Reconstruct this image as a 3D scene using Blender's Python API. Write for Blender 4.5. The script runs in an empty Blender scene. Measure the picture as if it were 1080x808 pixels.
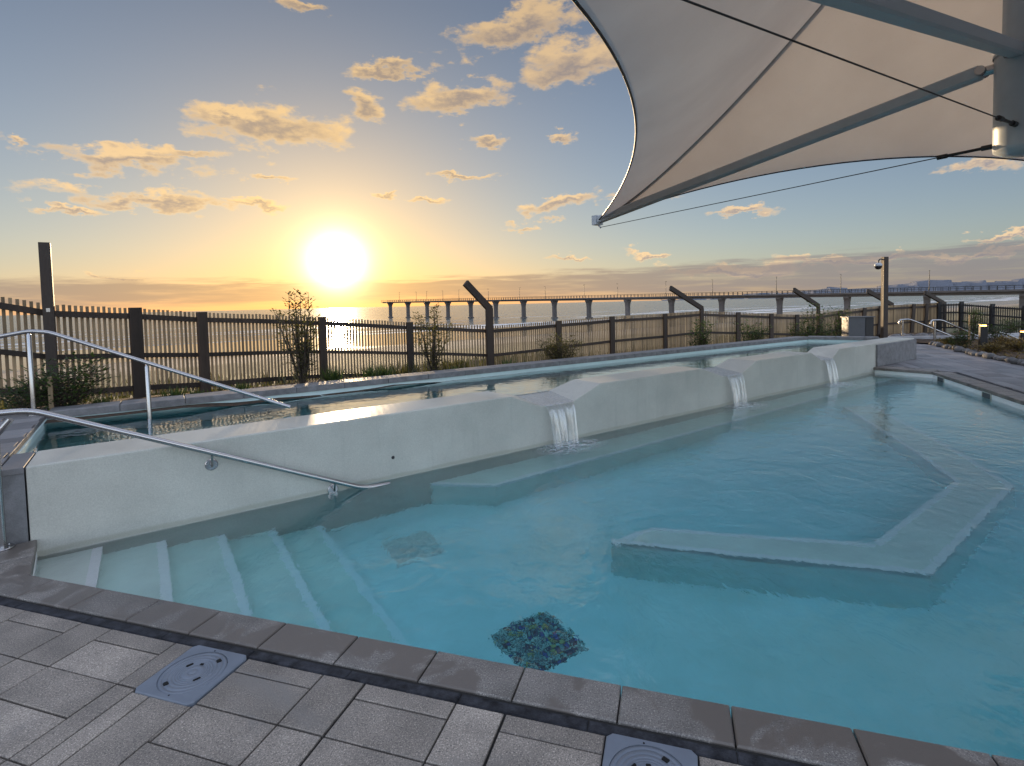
import bpy, math, random
from mathutils import Vector, Matrix
R = math.radians
sc = bpy.context.scene
col = sc.collection
rng = random.Random(7)

# ------------------------------------------------------------------ camera model
F = 557.0; PW, PH = 1080.0, 808.0
PITCH = R(2.7); ROLL = R(1.3); CX = 540.0; CY = 320.5 + F*math.tan(PITCH); EYE = 1.52
cf = Vector((0, math.cos(PITCH), -math.sin(PITCH))); cu0 = Vector((0, math.sin(PITCH), math.cos(PITCH))); cr0 = Vector((1, 0, 0))
cr = cr0*math.cos(ROLL) - cu0*math.sin(ROLL); cu = cu0*math.cos(ROLL) + cr0*math.sin(ROLL)
E0 = Vector((0, 0, EYE))
def ray(x, y): return cf + cr*((x-CX)/F) - cu*((y-CY)/F)
def at_z(x, y, z):
    d = ray(x, y); return E0 + d*((z-EYE)/d.z)
def at_y(x, y, Y):
    d = ray(x, y); return E0 + d*(Y/d.y)
def on_plane(x, y, p0, nrm):
    d = ray(x, y); nrm = Vector(nrm); return E0 + d*((Vector(p0)-E0).dot(nrm)/d.dot(nrm))
cam = bpy.data.cameras.new('camera'); camo = bpy.data.objects.new('camera', cam); col.objects.link(camo)
m = Matrix((cr, cu, -cf)).transposed().to_4x4(); m.translation = E0; camo.matrix_world = m
cam.sensor_fit = 'HORIZONTAL'; cam.sensor_width = 36; cam.lens = 36*F/PW
cam.shift_y = (CY-PH/2)/PW
cam.clip_start = 0.05; cam.clip_end = 60000
sc.camera = camo

# frames: W = raised pool wall (s along it, n away from us), G = front paving grid
WA = R(34.97); WO = Vector((-3.268, 3.523, 0)); wv = Vector((math.cos(WA), math.sin(WA), 0)); nv = Vector((-wv.y, wv.x, 0))
def W(s, n, z=0.0): return WO + wv*s + nv*n + Vector((0, 0, z))
GA = R(-17); GO = Vector((-2.85, 3.015, 0)); gu = Vector((math.cos(GA), math.sin(GA), 0)); gv = Vector((-gu.y, gu.x, 0))
def G(u, v, z=0.0): return GO + gu*u + gv*v + Vector((0, 0, z))
def toW(p): d = p-WO; return d.dot(wv), d.dot(nv)

# ------------------------------------------------------------------ mesh builder
class MB:
    def __init__(s): s.v = []; s.f = []; s.r = []; s.sm = []
    def add(s, vs, fs, r=0.5, smooth=False):
        b = len(s.v); s.v += [Vector(v) for v in vs]
        for f in fs: s.f.append([b+i for i in f]); s.r.append(r); s.sm.append(smooth)
        return s
    def box(s, c, x, y, z, r=0.5):           # centre + three half-extent vectors
        c, x, y, z = Vector(c), Vector(x), Vector(y), Vector(z)
        vs = [c+x*i+y*j+z*k for i in (-1, 1) for j in (-1, 1) for k in (-1, 1)]
        return s.add(vs, [(0,1,3,2), (4,6,7,5), (0,4,5,1), (2,3,7,6), (0,2,6,4), (1,5,7,3)], r)
    def cbox(s, c, x, y, z, b, r=0.5):       # box with chamfered edges
        c = Vector(c); hx, hy, hz = Vector(x), Vector(y), Vector(z)
        lx, ly, lz = hx.length, hy.length, hz.length; X, Y, Z = hx.normalized(), hy.normalized(), hz.normalized()
        vs = []; ix = {}
        for i in (-1, 1):
            for j in (-1, 1):
                for k in (-1, 1):
                    for a in range(3):
                        d = [lx-b, ly-b, lz-b]; d[a] = (lx, ly, lz)[a]
                        ix[(i, j, k, a)] = len(vs); vs.append(c+X*(i*d[0])+Y*(j*d[1])+Z*(k*d[2]))
        fs = []
        for a in range(3):
            for sg in (-1, 1):
                o = [q for q in range(3) if q != a]; quad = []
                for p, q in ((-1, -1), (1, -1), (1, 1), (-1, 1)):
                    t = [0, 0, 0]; t[a] = sg; t[o[0]] = p; t[o[1]] = q; quad.append(ix[(*t, a)])
                fs.append(quad)
        for a in range(3):                    # edge strips along axis a
            o = [q for q in range(3) if q != a]
            for p in (-1, 1):
                for q in (-1, 1):
                    k0 = [0, 0, 0]; k0[o[0]] = p; k0[o[1]] = q; k1 = list(k0); k0[a] = -1; k1[a] = 1
                    fs.append([ix[(*k0, o[0])], ix[(*k1, o[0])], ix[(*k1, o[1])], ix[(*k0, o[1])]])
        for i in (-1, 1):
            for j in (-1, 1):
                for k in (-1, 1): fs.append([ix[(i, j, k, 0)], ix[(i, j, k, 1)], ix[(i, j, k, 2)]])
        return s.add(vs, fs, r)
    def beam(s, a, b, w, h, up=(0, 0, 1), r=0.5, ch=0.0):
        a, b = Vector(a), Vector(b); d = b-a; u = Vector(up); side = d.cross(u)
        if side.length < 1e-6: side = d.cross(Vector((1, 0, 0)))
        side.normalize(); u2 = side.cross(d).normalized()
        if ch: return s.cbox((a+b)/2, d/2, side*w/2, u2*h/2, ch, r)
        return s.box((a+b)/2, d/2, side*w/2, u2*h/2, r)
    def tube(s, pts, rad, seg=12, caps=True, r=0.5):
        pts = [Vector(p) for p in pts]; n = len(pts)
        rads = rad if isinstance(rad, (list, tuple)) else [rad]*n
        t0 = (pts[1]-pts[0]).normalized(); x = t0.orthogonal().normalized(); vs = []; 
        for i, p in enumerate(pts):
            if i == 0: t = t0
            elif i == n-1: t = (pts[i]-pts[i-1]).normalized()
            else: t = ((pts[i+1]-p).normalized()+(p-pts[i-1]).normalized()).normalized()
            x = (x - t*x.dot(t)).normalized(); y = t.cross(x)
            for k in range(seg):
                a = 2*math.pi*k/seg; vs.append(p + (x*math.cos(a)+y*math.sin(a))*rads[i])
        fs = [[i*seg+k, i*seg+(k+1) % seg, (i+1)*seg+(k+1) % seg, (i+1)*seg+k] for i in range(n-1) for k in range(seg)]
        s.add(vs, fs, r, True)
        if caps:
            s.add(vs[:seg], [list(range(seg))[::-1]], r); s.add(vs[-seg:], [list(range(seg))], r)
        return s
    def prism(s, poly, z0, z1, r=0.5):        # poly of xy points
        n = len(poly); vs = [(p[0], p[1], z0) for p in poly]+[(p[0], p[1], z1) for p in poly]
        return s.add(vs, [list(range(n))[::-1], list(range(n, 2*n))]+[[i, (i+1) % n, n+(i+1) % n, n+i] for i in range(n)], r)
    def slab(s, poly, z, th, g=0.004, e=0.004, r=0.5):  # paving slab: shrunk outline, eased top edge
        n = len(poly)
        if n < 3: return s
        def shrink(P, d):
            out = []
            for i in range(n):
                p0, p1, p2 = Vector(P[i-1][:2]), Vector(P[i][:2]), Vector(P[(i+1) % n][:2])
                a = (p1-p0); b = (p2-p1)
                if a.length < 1e-4 or b.length < 1e-4: out.append(p1); continue
                a.normalize(); b.normalize(); na, nb = Vector((-a.y, a.x)), Vector((-b.y, b.x)); k = 1+na.dot(nb)
                out.append(p1+(na+nb)*(d/max(k, .3)))
            return out
        A, B = shrink(poly, g/2), shrink(poly, g/2+e)
        vs = [(p.x, p.y, z-th) for p in A]+[(p.x, p.y, z-e) for p in A]+[(p.x, p.y, z) for p in B]
        fs = [list(range(2*n, 3*n))]
        for i in range(n):
            j = (i+1) % n; fs += [[i, j, n+j, n+i], [n+i, n+j, 2*n+j, 2*n+i]]
        return s.add(vs, fs, r)
    def lathe(s, c, prof, seg=24, r=0.5):
        c = Vector(c); vs = []; 
        for (q, z) in prof:
            for k in range(seg): a = 2*math.pi*k/seg; vs.append(c+Vector((q*math.cos(a), q*math.sin(a), z)))
        n = len(prof); fs = [[i*seg+k, i*seg+(k+1) % seg, (i+1)*seg+(k+1) % seg, (i+1)*seg+k] for i in range(n-1) for k in range(seg)]
        return s.add(vs, fs, r, True)
    def build(s, name, mat, parent=None, bevel=0):
        off = Vector((0, 0, 0)); p = parent
        while p: off += p.location; p = p.parent
        me = bpy.data.meshes.new(name); me.from_pydata([v-off for v in s.v], [], s.f)
        at = me.attributes.new('rnd', 'FLOAT', 'FACE'); at.data.foreach_set('value', s.r)
        me.polygons.foreach_set('use_smooth', s.sm); me.materials.append(mat); me.update()
        o = bpy.data.objects.new(name, me); col.objects.link(o); o.parent = parent
        if bevel:
            b = o.modifiers.new('bevel', 'BEVEL'); b.width = bevel; b.segments = 3; b.limit_method = 'ANGLE'; b.angle_limit = R(25)
        return o
def tag(o, label=None, cat=None, group=None, kind=None):
    for k, v in (('label', label), ('category', cat), ('group', group), ('kind', kind)):
        if v: o[k] = v
    return o
def empty(name, loc, label, cat, group=None):
    o = bpy.data.objects.new(name, None); o.empty_display_size = .1; col.objects.link(o); o.location = Vector(loc)
    return tag(o, label, cat, group)
def clip(poly, conv):                          # Sutherland-Hodgman, conv is CCW
    out = [Vector(p[:2]) for p in poly]
    for i in range(len(conv)):
        a, b = Vector(conv[i][:2]), Vector(conv[(i+1) % len(conv)][:2]); e = b-a; inp = out; out = []
        for k in range(len(inp)):
            p, q = inp[k-1], inp[k]; dp, dq = e.cross(p-a), e.cross(q-a)
            if dq >= 0:
                if dp < 0: out.append(p+(q-p)*(dp/(dp-dq)))
                out.append(q)
            elif dp >= 0: out.append(p+(q-p)*(dp/(dp-dq)))
        if not out: return []
    area = sum(out[i-1].cross(out[i]) for i in range(len(out)))/2
    return out if area > 2e-4 else []

# ------------------------------------------------------------------ materials
def newmat(name):
    m = bpy.data.materials.new(name); m.use_nodes = True; nt = m.node_tree; nt.nodes.clear()
    out = nt.nodes.new('ShaderNodeOutputMaterial'); return m, nt, out
class NT:
    def __init__(s, nt): s.nt = nt
    def n(s, t, **kw):
        nd = s.nt.nodes.new(t)
        for k, v in kw.items():
            if k.startswith('i_'):
                key = k[2:]; key = int(key) if key.isdigit() else key.replace('_', ' ')
                s.set(nd.inputs[key], v)
            else: setattr(nd, k, v)
        return nd
    def set(s, sock, v):
        if isinstance(v, bpy.types.NodeSocket): s.nt.links.new(v, sock)
        else: sock.default_value = v
    def math(s, op, a, b=0.0, c=0.0, clamp=False):
        nd = s.nt.nodes.new('ShaderNodeMath'); nd.operation = op; nd.use_clamp = clamp
        s.set(nd.inputs[0], a); s.set(nd.inputs[1], b)
        if op in ('MULTIPLY_ADD', 'SMOOTH_MIN', 'SMOOTH_MAX'): s.set(nd.inputs[2], c)
        return nd.outputs[0]
    def vm(s, op, a, b=(0, 0, 0), scale=1.0):
        nd = s.nt.nodes.new('ShaderNodeVectorMath'); nd.operation = op; s.set(nd.inputs[0], a)
        if op == 'SCALE': s.set(nd.inputs['Scale'], scale)
        elif op not in ('LENGTH', 'NORMALIZE'): s.set(nd.inputs[1], b)
        return nd.outputs['Value'] if op in ('DOT_PRODUCT', 'LENGTH') else nd.outputs[0]
    def mix(s, f, a, b, blend='MIX'):
        nd = s.nt.nodes.new('ShaderNodeMix'); nd.data_type = 'RGBA'; nd.blend_type = blend
        s.set(nd.inputs[0], f); s.set(nd.inputs[6], a); s.set(nd.inputs[7], b); return nd.outputs[2]
    def ramp(s, f, stops, interp='LINEAR'):
        nd = s.nt.nodes.new('ShaderNodeValToRGB'); cr_ = nd.color_ramp; cr_.interpolation = interp
        while len(cr_.elements) < len(stops): cr_.elements.new(0.5)
        for e, (p, c) in zip(cr_.elements, stops): e.position = p; e.color = (*c, 1) if len(c) == 3 else c
        s.set(nd.inputs[0], f); return nd.outputs[0]
    def mr(s, v, a, b, c=0.0, d=1.0, smooth=False):
        nd = s.nt.nodes.new('ShaderNodeMapRange'); nd.interpolation_type = 'SMOOTHSTEP' if smooth else 'LINEAR'
        for i, q in enumerate((v, a, b, c, d)): s.set(nd.inputs[i], q)
        return nd.outputs[0]
    def noise(s, vec, scale, detail=4, rough=.55, dist=0.0, out=0):
        nd = s.nt.nodes.new('ShaderNodeTexNoise'); s.set(nd.inputs['Vector'], vec); nd.inputs['Scale'].default_value = scale
        nd.inputs['Detail'].default_value = detail; nd.inputs['Roughness'].default_value = rough; nd.inputs['Distortion'].default_value = dist
        return nd.outputs[out]
def c4(c): return (*c, 1.0)
def surf(name, base, rough=.6, metal=0.0, var=.25, scale=6.0, fine=80.0, bump=.15, rnd=0.0, spec=.5, stretch=(1, 1, 1), second=None, rough_var=.1, bdist=.004, stain=None, grain=None, scum=None):
    """general weathered surface: blotches, grain, per-piece variation and bump"""
    m, nt, out = newmat(name); t = NT(nt); geo = t.n('ShaderNodeNewGeometry'); pos = t.vm('MULTIPLY', geo.outputs['Position'], stretch)
    n1 = t.noise(pos, scale, 5, .6); n2 = t.noise(pos, fine, 4, .65)
    dark = tuple(c*(1-var) for c in base); light = tuple(min(1, c*(1+var)) for c in (second or base))
    c = t.mix(t.mr(n1, .3, .7), c4(dark), c4(light))
    c = t.mix(.55, c, t.mix(t.mr(n2, .25, .75), c4((.45, .45, .45)), c4((1, 1, 1))), 'MULTIPLY') if var > .12 else c
    if rnd:
        a = t.n('ShaderNodeAttribute', attribute_name='rnd').outputs['Fac']
        c = t.mix(1.0, c, t.mix(a, c4((1-rnd,)*3), c4((1+rnd*.4,)*3)), 'MULTIPLY')
    if grain:
        g = t.noise(geo.outputs['Position'], grain[0], 2, .9)
        c = t.mix(t.math('MULTIPLY', t.mr(g, .56, .68), grain[1]), c, t.mix(1.0, c, c4((2.6, 2.6, 2.6)), 'MULTIPLY')); c = t.mix(t.math('MULTIPLY', t.mr(g, .44, .34), grain[1]), c, c4((.03, .03, .03)))
    if stain:
        sm = t.mr(t.noise(geo.outputs['Position'], stain[1], 6, .6, .6), stain[2], stain[3], 0, 1, True)
        c = t.mix(sm, c, c4(stain[0]))
    if scum is not None:                         # tide mark left by the pool water
        sz = t.n('ShaderNodeSeparateXYZ'); t.set(sz.inputs[0], geo.outputs['Position']); zz_ = t.math('ADD', sz.outputs['Z'], t.math('MULTIPLY', t.math('SUBTRACT', n1, .5), .05))
        c = t.mix(t.math('MULTIPLY', t.mr(t.math('ABSOLUTE', t.math('SUBTRACT', zz_, scum)), .03, .008, 0, 1, True), .4), c, c4((.28, .27, .19)))
        dr_n = t.noise(t.vm('MULTIPLY', geo.outputs['Position'], (1, 1, .08)), 9, 4, .6); c = t.mix(t.math('MULTIPLY', t.mr(dr_n, .56, .70, 0, 1, True), .16), c, c4((.26, .27, .24)))
    p = t.n('ShaderNodeBsdfPrincipled'); t.set(p.inputs['Base Color'], c); p.inputs['Metallic'].default_value = metal
    p.inputs['Specular IOR Level'].default_value = spec
    rr = t.mr(n1, .3, .7, rough-rough_var, rough+rough_var)
    if stain: rr = t.math('MULTIPLY', rr, t.mr(sm, 0, 1, 1, .6))
    t.set(p.inputs['Roughness'], rr)
    if bump:
        b = t.n('ShaderNodeBump', i_Strength=bump, i_Distance=bdist, i_Height=t.math('ADD', n2, t.math('MULTIPLY', n1, .7))); nt.links.new(b.outputs[0], p.inputs['Normal'])
    nt.links.new(p.outputs[0], out.inputs[0]); return m

M = {}
M['paver'] = surf('grey_paver', (.28, .245, .21), .66, grain=(170, .75), var=.22, scale=3.5, fine=260, bump=.35, rnd=.28, bdist=.002, second=(.35, .305, .26), stain=((.20, .185, .17), 1.3, .52, .66))
M['paver_far'] = surf('far_paver', (.27, .27, .29), .5, var=.25, scale=1.2, fine=90, bump=.2, rnd=.4, bdist=.002, second=(.23, .22, .22))
M['coping'] = surf('coping_stone', (.235, .215, .195), .6, grain=(150, .8), var=.3, scale=4.5, fine=330, bump=.4, rnd=.25, bdist=.002, stain=((.13, .112, .098), 2.6, .49, .55))
M['joint'] = surf('joint_sand', (.025, .024, .022), .9, var=.3, scale=20, fine=200, bump=.3)
M['drain'] = surf('slot_drain_stone', (.020, .021, .027), .7, spec=.15, var=.55, scale=16, fine=140, bump=.6, bdist=.003, rough_var=.2, second=(.05, .052, .06))
M['stone'] = surf('grey_stone_cladding', (.20, .20, .205), .6, var=.35, scale=9, fine=120, bump=.5, bdist=.004)
M['timber'] = surf('dark_stained_timber', (.048, .032, .022), .65, var=.4, scale=8, fine=60, bump=.4, stretch=(1, 1, .12), rnd=.4)
M['slat'] = surf('weathered_slat', (.42, .30, .17), .8, var=.35, scale=5, fine=50, bump=.3, stretch=(1, 1, .1), rnd=.5)
M['black_timber'] = surf('black_timber', (.014, .013, .013), .6, var=.4, scale=8, fine=60, bump=.3, stretch=(1, 1, .12))
M['steel'] = surf('brushed_stainless', (.42, .41, .41), .22, metal=1.0, var=.03, scale=3, fine=300, bump=0, rough_var=.04)
M['white_steel'] = surf('painted_white_steel', (.42, .45, .48), .38, var=.07, scale=4, fine=60, bump=.05)
M['cable'] = surf('dark_wire', (.03, .03, .032), .4, metal=.6, var=.1, scale=20, bump=0)
M['dark_metal'] = surf('dark_powdercoat', (.02, .02, .022), .45, var=.2, scale=20, bump=.1)
M['grey_plastic'] = surf('grey_cover_plastic', (.155, .18, .22), .42, var=.12, scale=9, fine=150, bump=.12, bdist=.001)
M['hole'] = surf('black_void', (.004, .004, .004), .9, var=.1, bump=0)
M['plaster'] = surf('pool_plaster', (.55, .545, .485), .42, scum=-.105, var=.13, scale=1.6, fine=120, bump=.1, bdist=.001)
M['nosing'] = surf('white_nosing_tile', (.95, .96, .98), .4, var=.03, scale=30, bump=.05)
M['floor'] = surf('pool_floor_plaster', (.93, .96, .93), .6, var=.08, scale=2.2, fine=90, bump=.05)
M['step'] = surf('step_plaster', (.78, .86, .80), .6, var=.09, scale=2.5, fine=60, bump=.05)
M['upper'] = surf('upper_pool_plaster', (.62, .78, .77), .5, var=.08, scale=2.5, fine=60, bump=.05)
M['concrete'] = surf('pier_concrete', (.14, .12, .11), .8, var=.2, scale=.6, fine=6, bump=.1)
M['pale_concrete'] = surf('pale_concrete', (.42, .42, .43), .7, var=.15, scale=4, fine=60, bump=.2)
M['pebble'] = surf('grey_boulder', (.17, .165, .165), .7, var=.35, scale=14, fine=120, bump=.5, rnd=.6)
M['bark'] = surf('bark_stem', (.06, .045, .03), .85, var=.3, scale=30, fine=120, bump=.4)
M['mulch'] = surf('bark_mulch', (.075, .045, .025), .95, var=.6, scale=18, fine=120, bump=1.0, bdist=.02)
M['hazy_hill'] = surf('distant_hill', (.15, .165, .20), .95, var=.15, scale=.002, fine=.02, bump=0)  # distance haze put into the bluish base colour
M['cabinet'] = surf('grey_cabinet', (.075, .08, .09), .5, var=.12, scale=6, bump=.05)
M['cabinet_dark'] = surf('dark_cabinet_side', (.02, .02, .022), .5, var=.2, scale=6, bump=.05)
M['lens'] = surf('camera_dome', (.02, .02, .025), .1, var=.05, bump=0)

def leafmat(name, c1, c2, tr=.35):
    m, nt, out = newmat(name); t = NT(nt); a = t.n('ShaderNodeAttribute', attribute_name='rnd').outputs['Fac']
    c = t.mix(a, c4(c1), c4(c2)); p = t.n('ShaderNodeBsdfPrincipled'); t.set(p.inputs['Base Color'], c); p.inputs['Roughness'].default_value = .55
    tl = t.n('ShaderNodeBsdfTranslucent'); t.set(tl.inputs[0], t.mix(1.0, c, c4((1.2, 1.3, .6)), 'MULTIPLY'))
    mx = t.n('ShaderNodeMixShader', i_0=tr); nt.links.new(p.outputs[0], mx.inputs[1]); nt.links.new(tl.outputs[0], mx.inputs[2]); nt.links.new(mx.outputs[0], out.inputs[0]); return m
M['leaf'] = leafmat('shrub_leaf', (.022, .042, .012), (.075, .11, .035))
M['leaf_dark'] = leafmat('dark_leaf', (.016, .034, .012), (.05, .085, .03))
M['leaf_brown'] = leafmat('olive_leaf', (.05, .045, .018), (.12, .11, .04))
M['dry_grass'] = leafmat('dry_grass_blade', (.09, .06, .02), (.20, .14, .05), .3)
M['dune_grass'] = leafmat('dune_grass_blade', (.05, .052, .02), (.13, .115, .05), .3)

# canopy fabric
m, nt, out = newmat('canopy_membrane'); t = NT(nt); geo = t.n('ShaderNodeNewGeometry')
n1 = t.noise(geo.outputs['Position'], .8, 4); n2 = t.noise(geo.outputs['Position'], 60, 3)
c = t.mix(t.mr(n1, .3, .7), c4((.53, .495, .485)), c4((.62, .585, .57))); c = t.mix(t.math('MULTIPLY', t.mr(n2, .62, .75), .25), c, c4((.35, .3, .28)))
p = t.n('ShaderNodeBsdfPrincipled'); t.set(p.inputs['Base Color'], c); p.inputs['Roughness'].default_value = .7
tl = t.n('ShaderNodeBsdfTranslucent'); t.set(tl.inputs[0], c); mx = t.n('ShaderNodeMixShader', i_0=.22)
nt.links.new(p.outputs[0], mx.inputs[1]); nt.links.new(tl.outputs[0], mx.inputs[2]); nt.links.new(mx.outputs[0], out.inputs[0]); M['membrane'] = m
M['weld'] = surf('membrane_weld', (.50, .47, .45), .7, var=.05, scale=10, bump=.05)
M['seam'] = surf('membrane_seam', (.36, .33, .31), .7, var=.06, scale=10, bump=.05)

# pool water : refracting surface with an absorbing body
def water(name, absorb, dens, waves, refl=.68):
    m, nt, out = newmat(name); t = NT(nt); geo = t.n('ShaderNodeNewGeometry'); pos = geo.outputs['Position']
    h = None
    for (sc_, amp, st, dt) in waves:
        n = t.math('MULTIPLY', t.noise(t.vm('MULTIPLY', pos, st), sc_, 2.5, .5, dt), amp); h = n if h is None else t.math('ADD', h, n)
    b = t.n('ShaderNodeBump', i_Strength=1.0, i_Distance=1.0, i_Height=h)
    g = t.n('ShaderNodeBsdfGlass', i_IOR=1.33, i_Roughness=0.0); g.inputs[0].default_value = (1, 1, 1, 1); nt.links.new(b.outputs[0], g.inputs['Normal'])
    fr_n = t.n('ShaderNodeFresnel', i_IOR=1.5); nt.links.new(b.outputs[0], fr_n.inputs['Normal']); gs = t.n('ShaderNodeBsdfGlossy', i_Roughness=.0); nt.links.new(b.outputs[0], gs.inputs['Normal'])
    mx = t.n('ShaderNodeMixShader'); t.set(mx.inputs[0], t.math('MULTIPLY', fr_n.outputs[0], refl, clamp=True)); nt.links.new(g.outputs[0], mx.inputs[1]); nt.links.new(gs.outputs[0], mx.inputs[2]); nt.links.new(mx.outputs[0], out.inputs[0])
    v = t.n('ShaderNodeVolumeAbsorption', i_Density=dens); v.inputs[0].default_value = c4(absorb); nt.links.new(v.outputs[0], out.inputs['Volume']); return m
M['water'] = water('pool_water', (.22, .90, .97), .85, [(1.3, .012, (1, 1.3, 1), .6), (4.5, .0058, (1.3, .9, 1), 1.2), (12, .0020, (1.6, .8, 1), 1.2), (30, .0004, (1, 1.2, 1), .5)])
M['water_up'] = water('upper_pool_water', (.45, .88, .93), 1.0, [(1.5, .008, (1, 1.2, 1), .4), (7, .0030, (1, 1, 1), .8), (20, .0004, (1, 1, 1), .3)], 1.0)

# falling water
m, nt, out = newmat('falling_water'); t = NT(nt); geo = t.n('ShaderNodeNewGeometry'); pos = t.vm('MULTIPLY', geo.outputs['Position'], (1, 1, .07))
st = t.noise(pos, 30, 4, .6, .4); st2 = t.noise(geo.outputs['Position'], 60, 3, .6)
f = t.math('MULTIPLY', t.mr(st, .36, .70, .12, 1, True), t.mr(st2, .25, .6, .45, 1)); 
p = t.n('ShaderNodeBsdfPrincipled', i_Roughness=.25); p.inputs['Base Color'].default_value = (.78, .83, .88, 1)
tr = t.n('ShaderNodeBsdfTransparent'); gl = t.n('ShaderNodeBsdfGlossy', i_Roughness=.12); bm = t.n('ShaderNodeBump', i_Strength=.8, i_Distance=.01, i_Height=st)
nt.links.new(bm.outputs[0], gl.inputs['Normal']); nt.links.new(bm.outputs[0], p.inputs['Normal'])
a = t.n('ShaderNodeMixShader', i_0=.22); nt.links.new(tr.outputs[0], a.inputs[1]); nt.links.new(gl.outputs[0], a.inputs[2])
b = t.n('ShaderNodeMixShader'); t.set(b.inputs[0], t.math('MULTIPLY', f, .38)); nt.links.new(a.outputs[0], b.inputs[1]); nt.links.new(p.outputs[0], b.inputs[2])
nt.links.new(b.outputs[0], out.inputs[0]); M['fall'] = m
m, nt, out = newmat('splash_foam'); t = NT(nt); geo = t.n('ShaderNodeNewGeometry'); a_ = t.n('ShaderNodeAttribute', attribute_name='rnd').outputs['Fac']
f = t.math('MULTIPLY', t.mr(t.noise(geo.outputs['Position'], 16, 6, .75, 1.0), .40, .62, 0, 1, True), t.math('MULTIPLY', a_, .95))
p = t.n('ShaderNodeBsdfPrincipled', i_Roughness=.4); p.inputs['Base Color'].default_value = (.8, .85, .9, 1); tr = t.n('ShaderNodeBsdfTransparent')
b = t.n('ShaderNodeMixShader'); t.set(b.inputs[0], f); nt.links.new(tr.outputs[0], b.inputs[1]); nt.links.new(p.outputs[0], b.inputs[2]); nt.links.new(b.outputs[0], out.inputs[0]); M['foam'] = m

# mosaic tiles
m, nt, out = newmat('mosaic_tile'); t = NT(nt); a = t.n('ShaderNodeAttribute', attribute_name='rnd').outputs['Fac']
c = t.ramp(a, [(0, (.02, .05, .12)), (.14, (.30, .48, .46)), (.42, (.14, .32, .33)), (.6, (.02, .07, .28)), (.7, (.42, .40, .14)), (.8, (.42, .58, .54))], 'CONSTANT')
p = t.n('ShaderNodeBsdfPrincipled', i_Roughness=.3); t.set(p.inputs['Base Color'], c); nt.links.new(p.outputs[0], out.inputs[0]); M['mosaic'] = m
M['grate'] = surf('grey_grate_tile', (.88, .80, .76), .5, var=.1, scale=40, bump=.1, rnd=.2)

# lamp
m, nt, out = newmat('lamp_glow'); t = NT(nt); e = t.n('ShaderNodeEmission', i_Strength=5.0); e.inputs[0].default_value = (1, .42, .10, 1); nt.links.new(e.outputs[0], out.inputs[0]); M['glow'] = m

# sea
m, nt, out = newmat('sea_surface'); t = NT(nt); geo = t.n('ShaderNodeNewGeometry'); pos = geo.outputs['Position']
rot = t.n('ShaderNodeVectorRotate', rotation_type='Z_AXIS'); t.set(rot.inputs['Vector'], pos); rot.inputs['Angle'].default_value = -R(38)
q = rot.outputs[0]
w1 = t.noise(t.vm('MULTIPLY', q, (.18, 1, 1)), .12, 4, .6, .5); w2 = t.noise(t.vm('MULTIPLY', q, (.4, 1, 1)), .9, 4, .6)
hh = t.math('ADD', t.math('MULTIPLY', w1, 2.2), t.math('MULTIPLY', w2, .14))
b = t.n('ShaderNodeBump', i_Strength=.8, i_Distance=1.0, i_Height=hh)
sp = t.n('ShaderNodeSeparateXYZ'); t.set(sp.inputs[0], q)
near = t.mr(sp.outputs['Y'], 330, 120, 0, 1)
fo = t.mr(t.noise(t.vm('MULTIPLY', q, (.12, 1, 1)), .085, 6, .62, .3), t.mr(near, 0, 1, .70, .47), t.mr(near, 0, 1, .77, .56), 0, 1, True)
p = t.n('ShaderNodeBsdfPrincipled'); t.set(p.inputs['Base Color'], t.mix(fo, c4((.055, .085, .10)), c4((.62, .64, .66)))); t.set(p.inputs['Roughness'], t.mr(fo, 0, 1, .16, .7))
p.inputs['IOR'].default_value = 1.33; nt.links.new(b.outputs[0], p.inputs['Normal']); nt.links.new(p.outputs[0], out.inputs[0]); M['sea'] = m

# terrain : dune grass -> dry sand -> wet sand, by distance towards the sea
m, nt, out = newmat('dune_and_beach'); t = NT(nt); geo = t.n('ShaderNodeNewGeometry'); pos = geo.outputs['Position']
nn = t.math('SUBTRACT', t.vm('DOT_PRODUCT', pos, tuple(nv)), WO.dot(nv))
big = t.noise(pos, .12, 5, .6); nb = t.math('ADD', nn, t.math('MULTIPLY', t.math('SUBTRACT', big, .5), 30))
grass = t.mix(t.noise(pos, 1.2, 6, .7), c4((.05, .055, .028)), c4((.20, .17, .10))); sand = t.mix(t.noise(pos, .8, 5), c4((.24, .20, .15)), c4((.36, .30, .23)))
wet = t.mr(nb, 66, 78, 0, 1, True); c = t.mix(t.mr(nb, 48, 62, 0, 1, True), grass, sand); c = t.mix(wet, c, c4((.14, .115, .09)))
p = t.n('ShaderNodeBsdfPrincipled'); t.set(p.inputs['Base Color'], c); t.set(p.inputs['Roughness'], t.mr(wet, 0, 1, .9, .14))
b = t.n('ShaderNodeBump', i_Strength=.6, i_Distance=.15, i_Height=t.noise(pos, 1.5, 6, .7)); t.set(b.inputs['Strength'], t.mr(wet, 0, 1, .8, .035))
nt.links.new(b.outputs[0], p.inputs['Normal']); nt.links.new(p.outputs[0], out.inputs[0]); M['terrain'] = m

# ------------------------------------------------------------------ pools
WZ, UZ, FLOOR = -.13, .40, -1.0
A = GO.copy(); B = W(0, 0); C = Vector((7.70, 11.19, 0)); D = Vector((8.25, 10.33, 0))
de = Vector((-.352, -.936, 0)).normalized()
C = W(13.40, 0)
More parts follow.
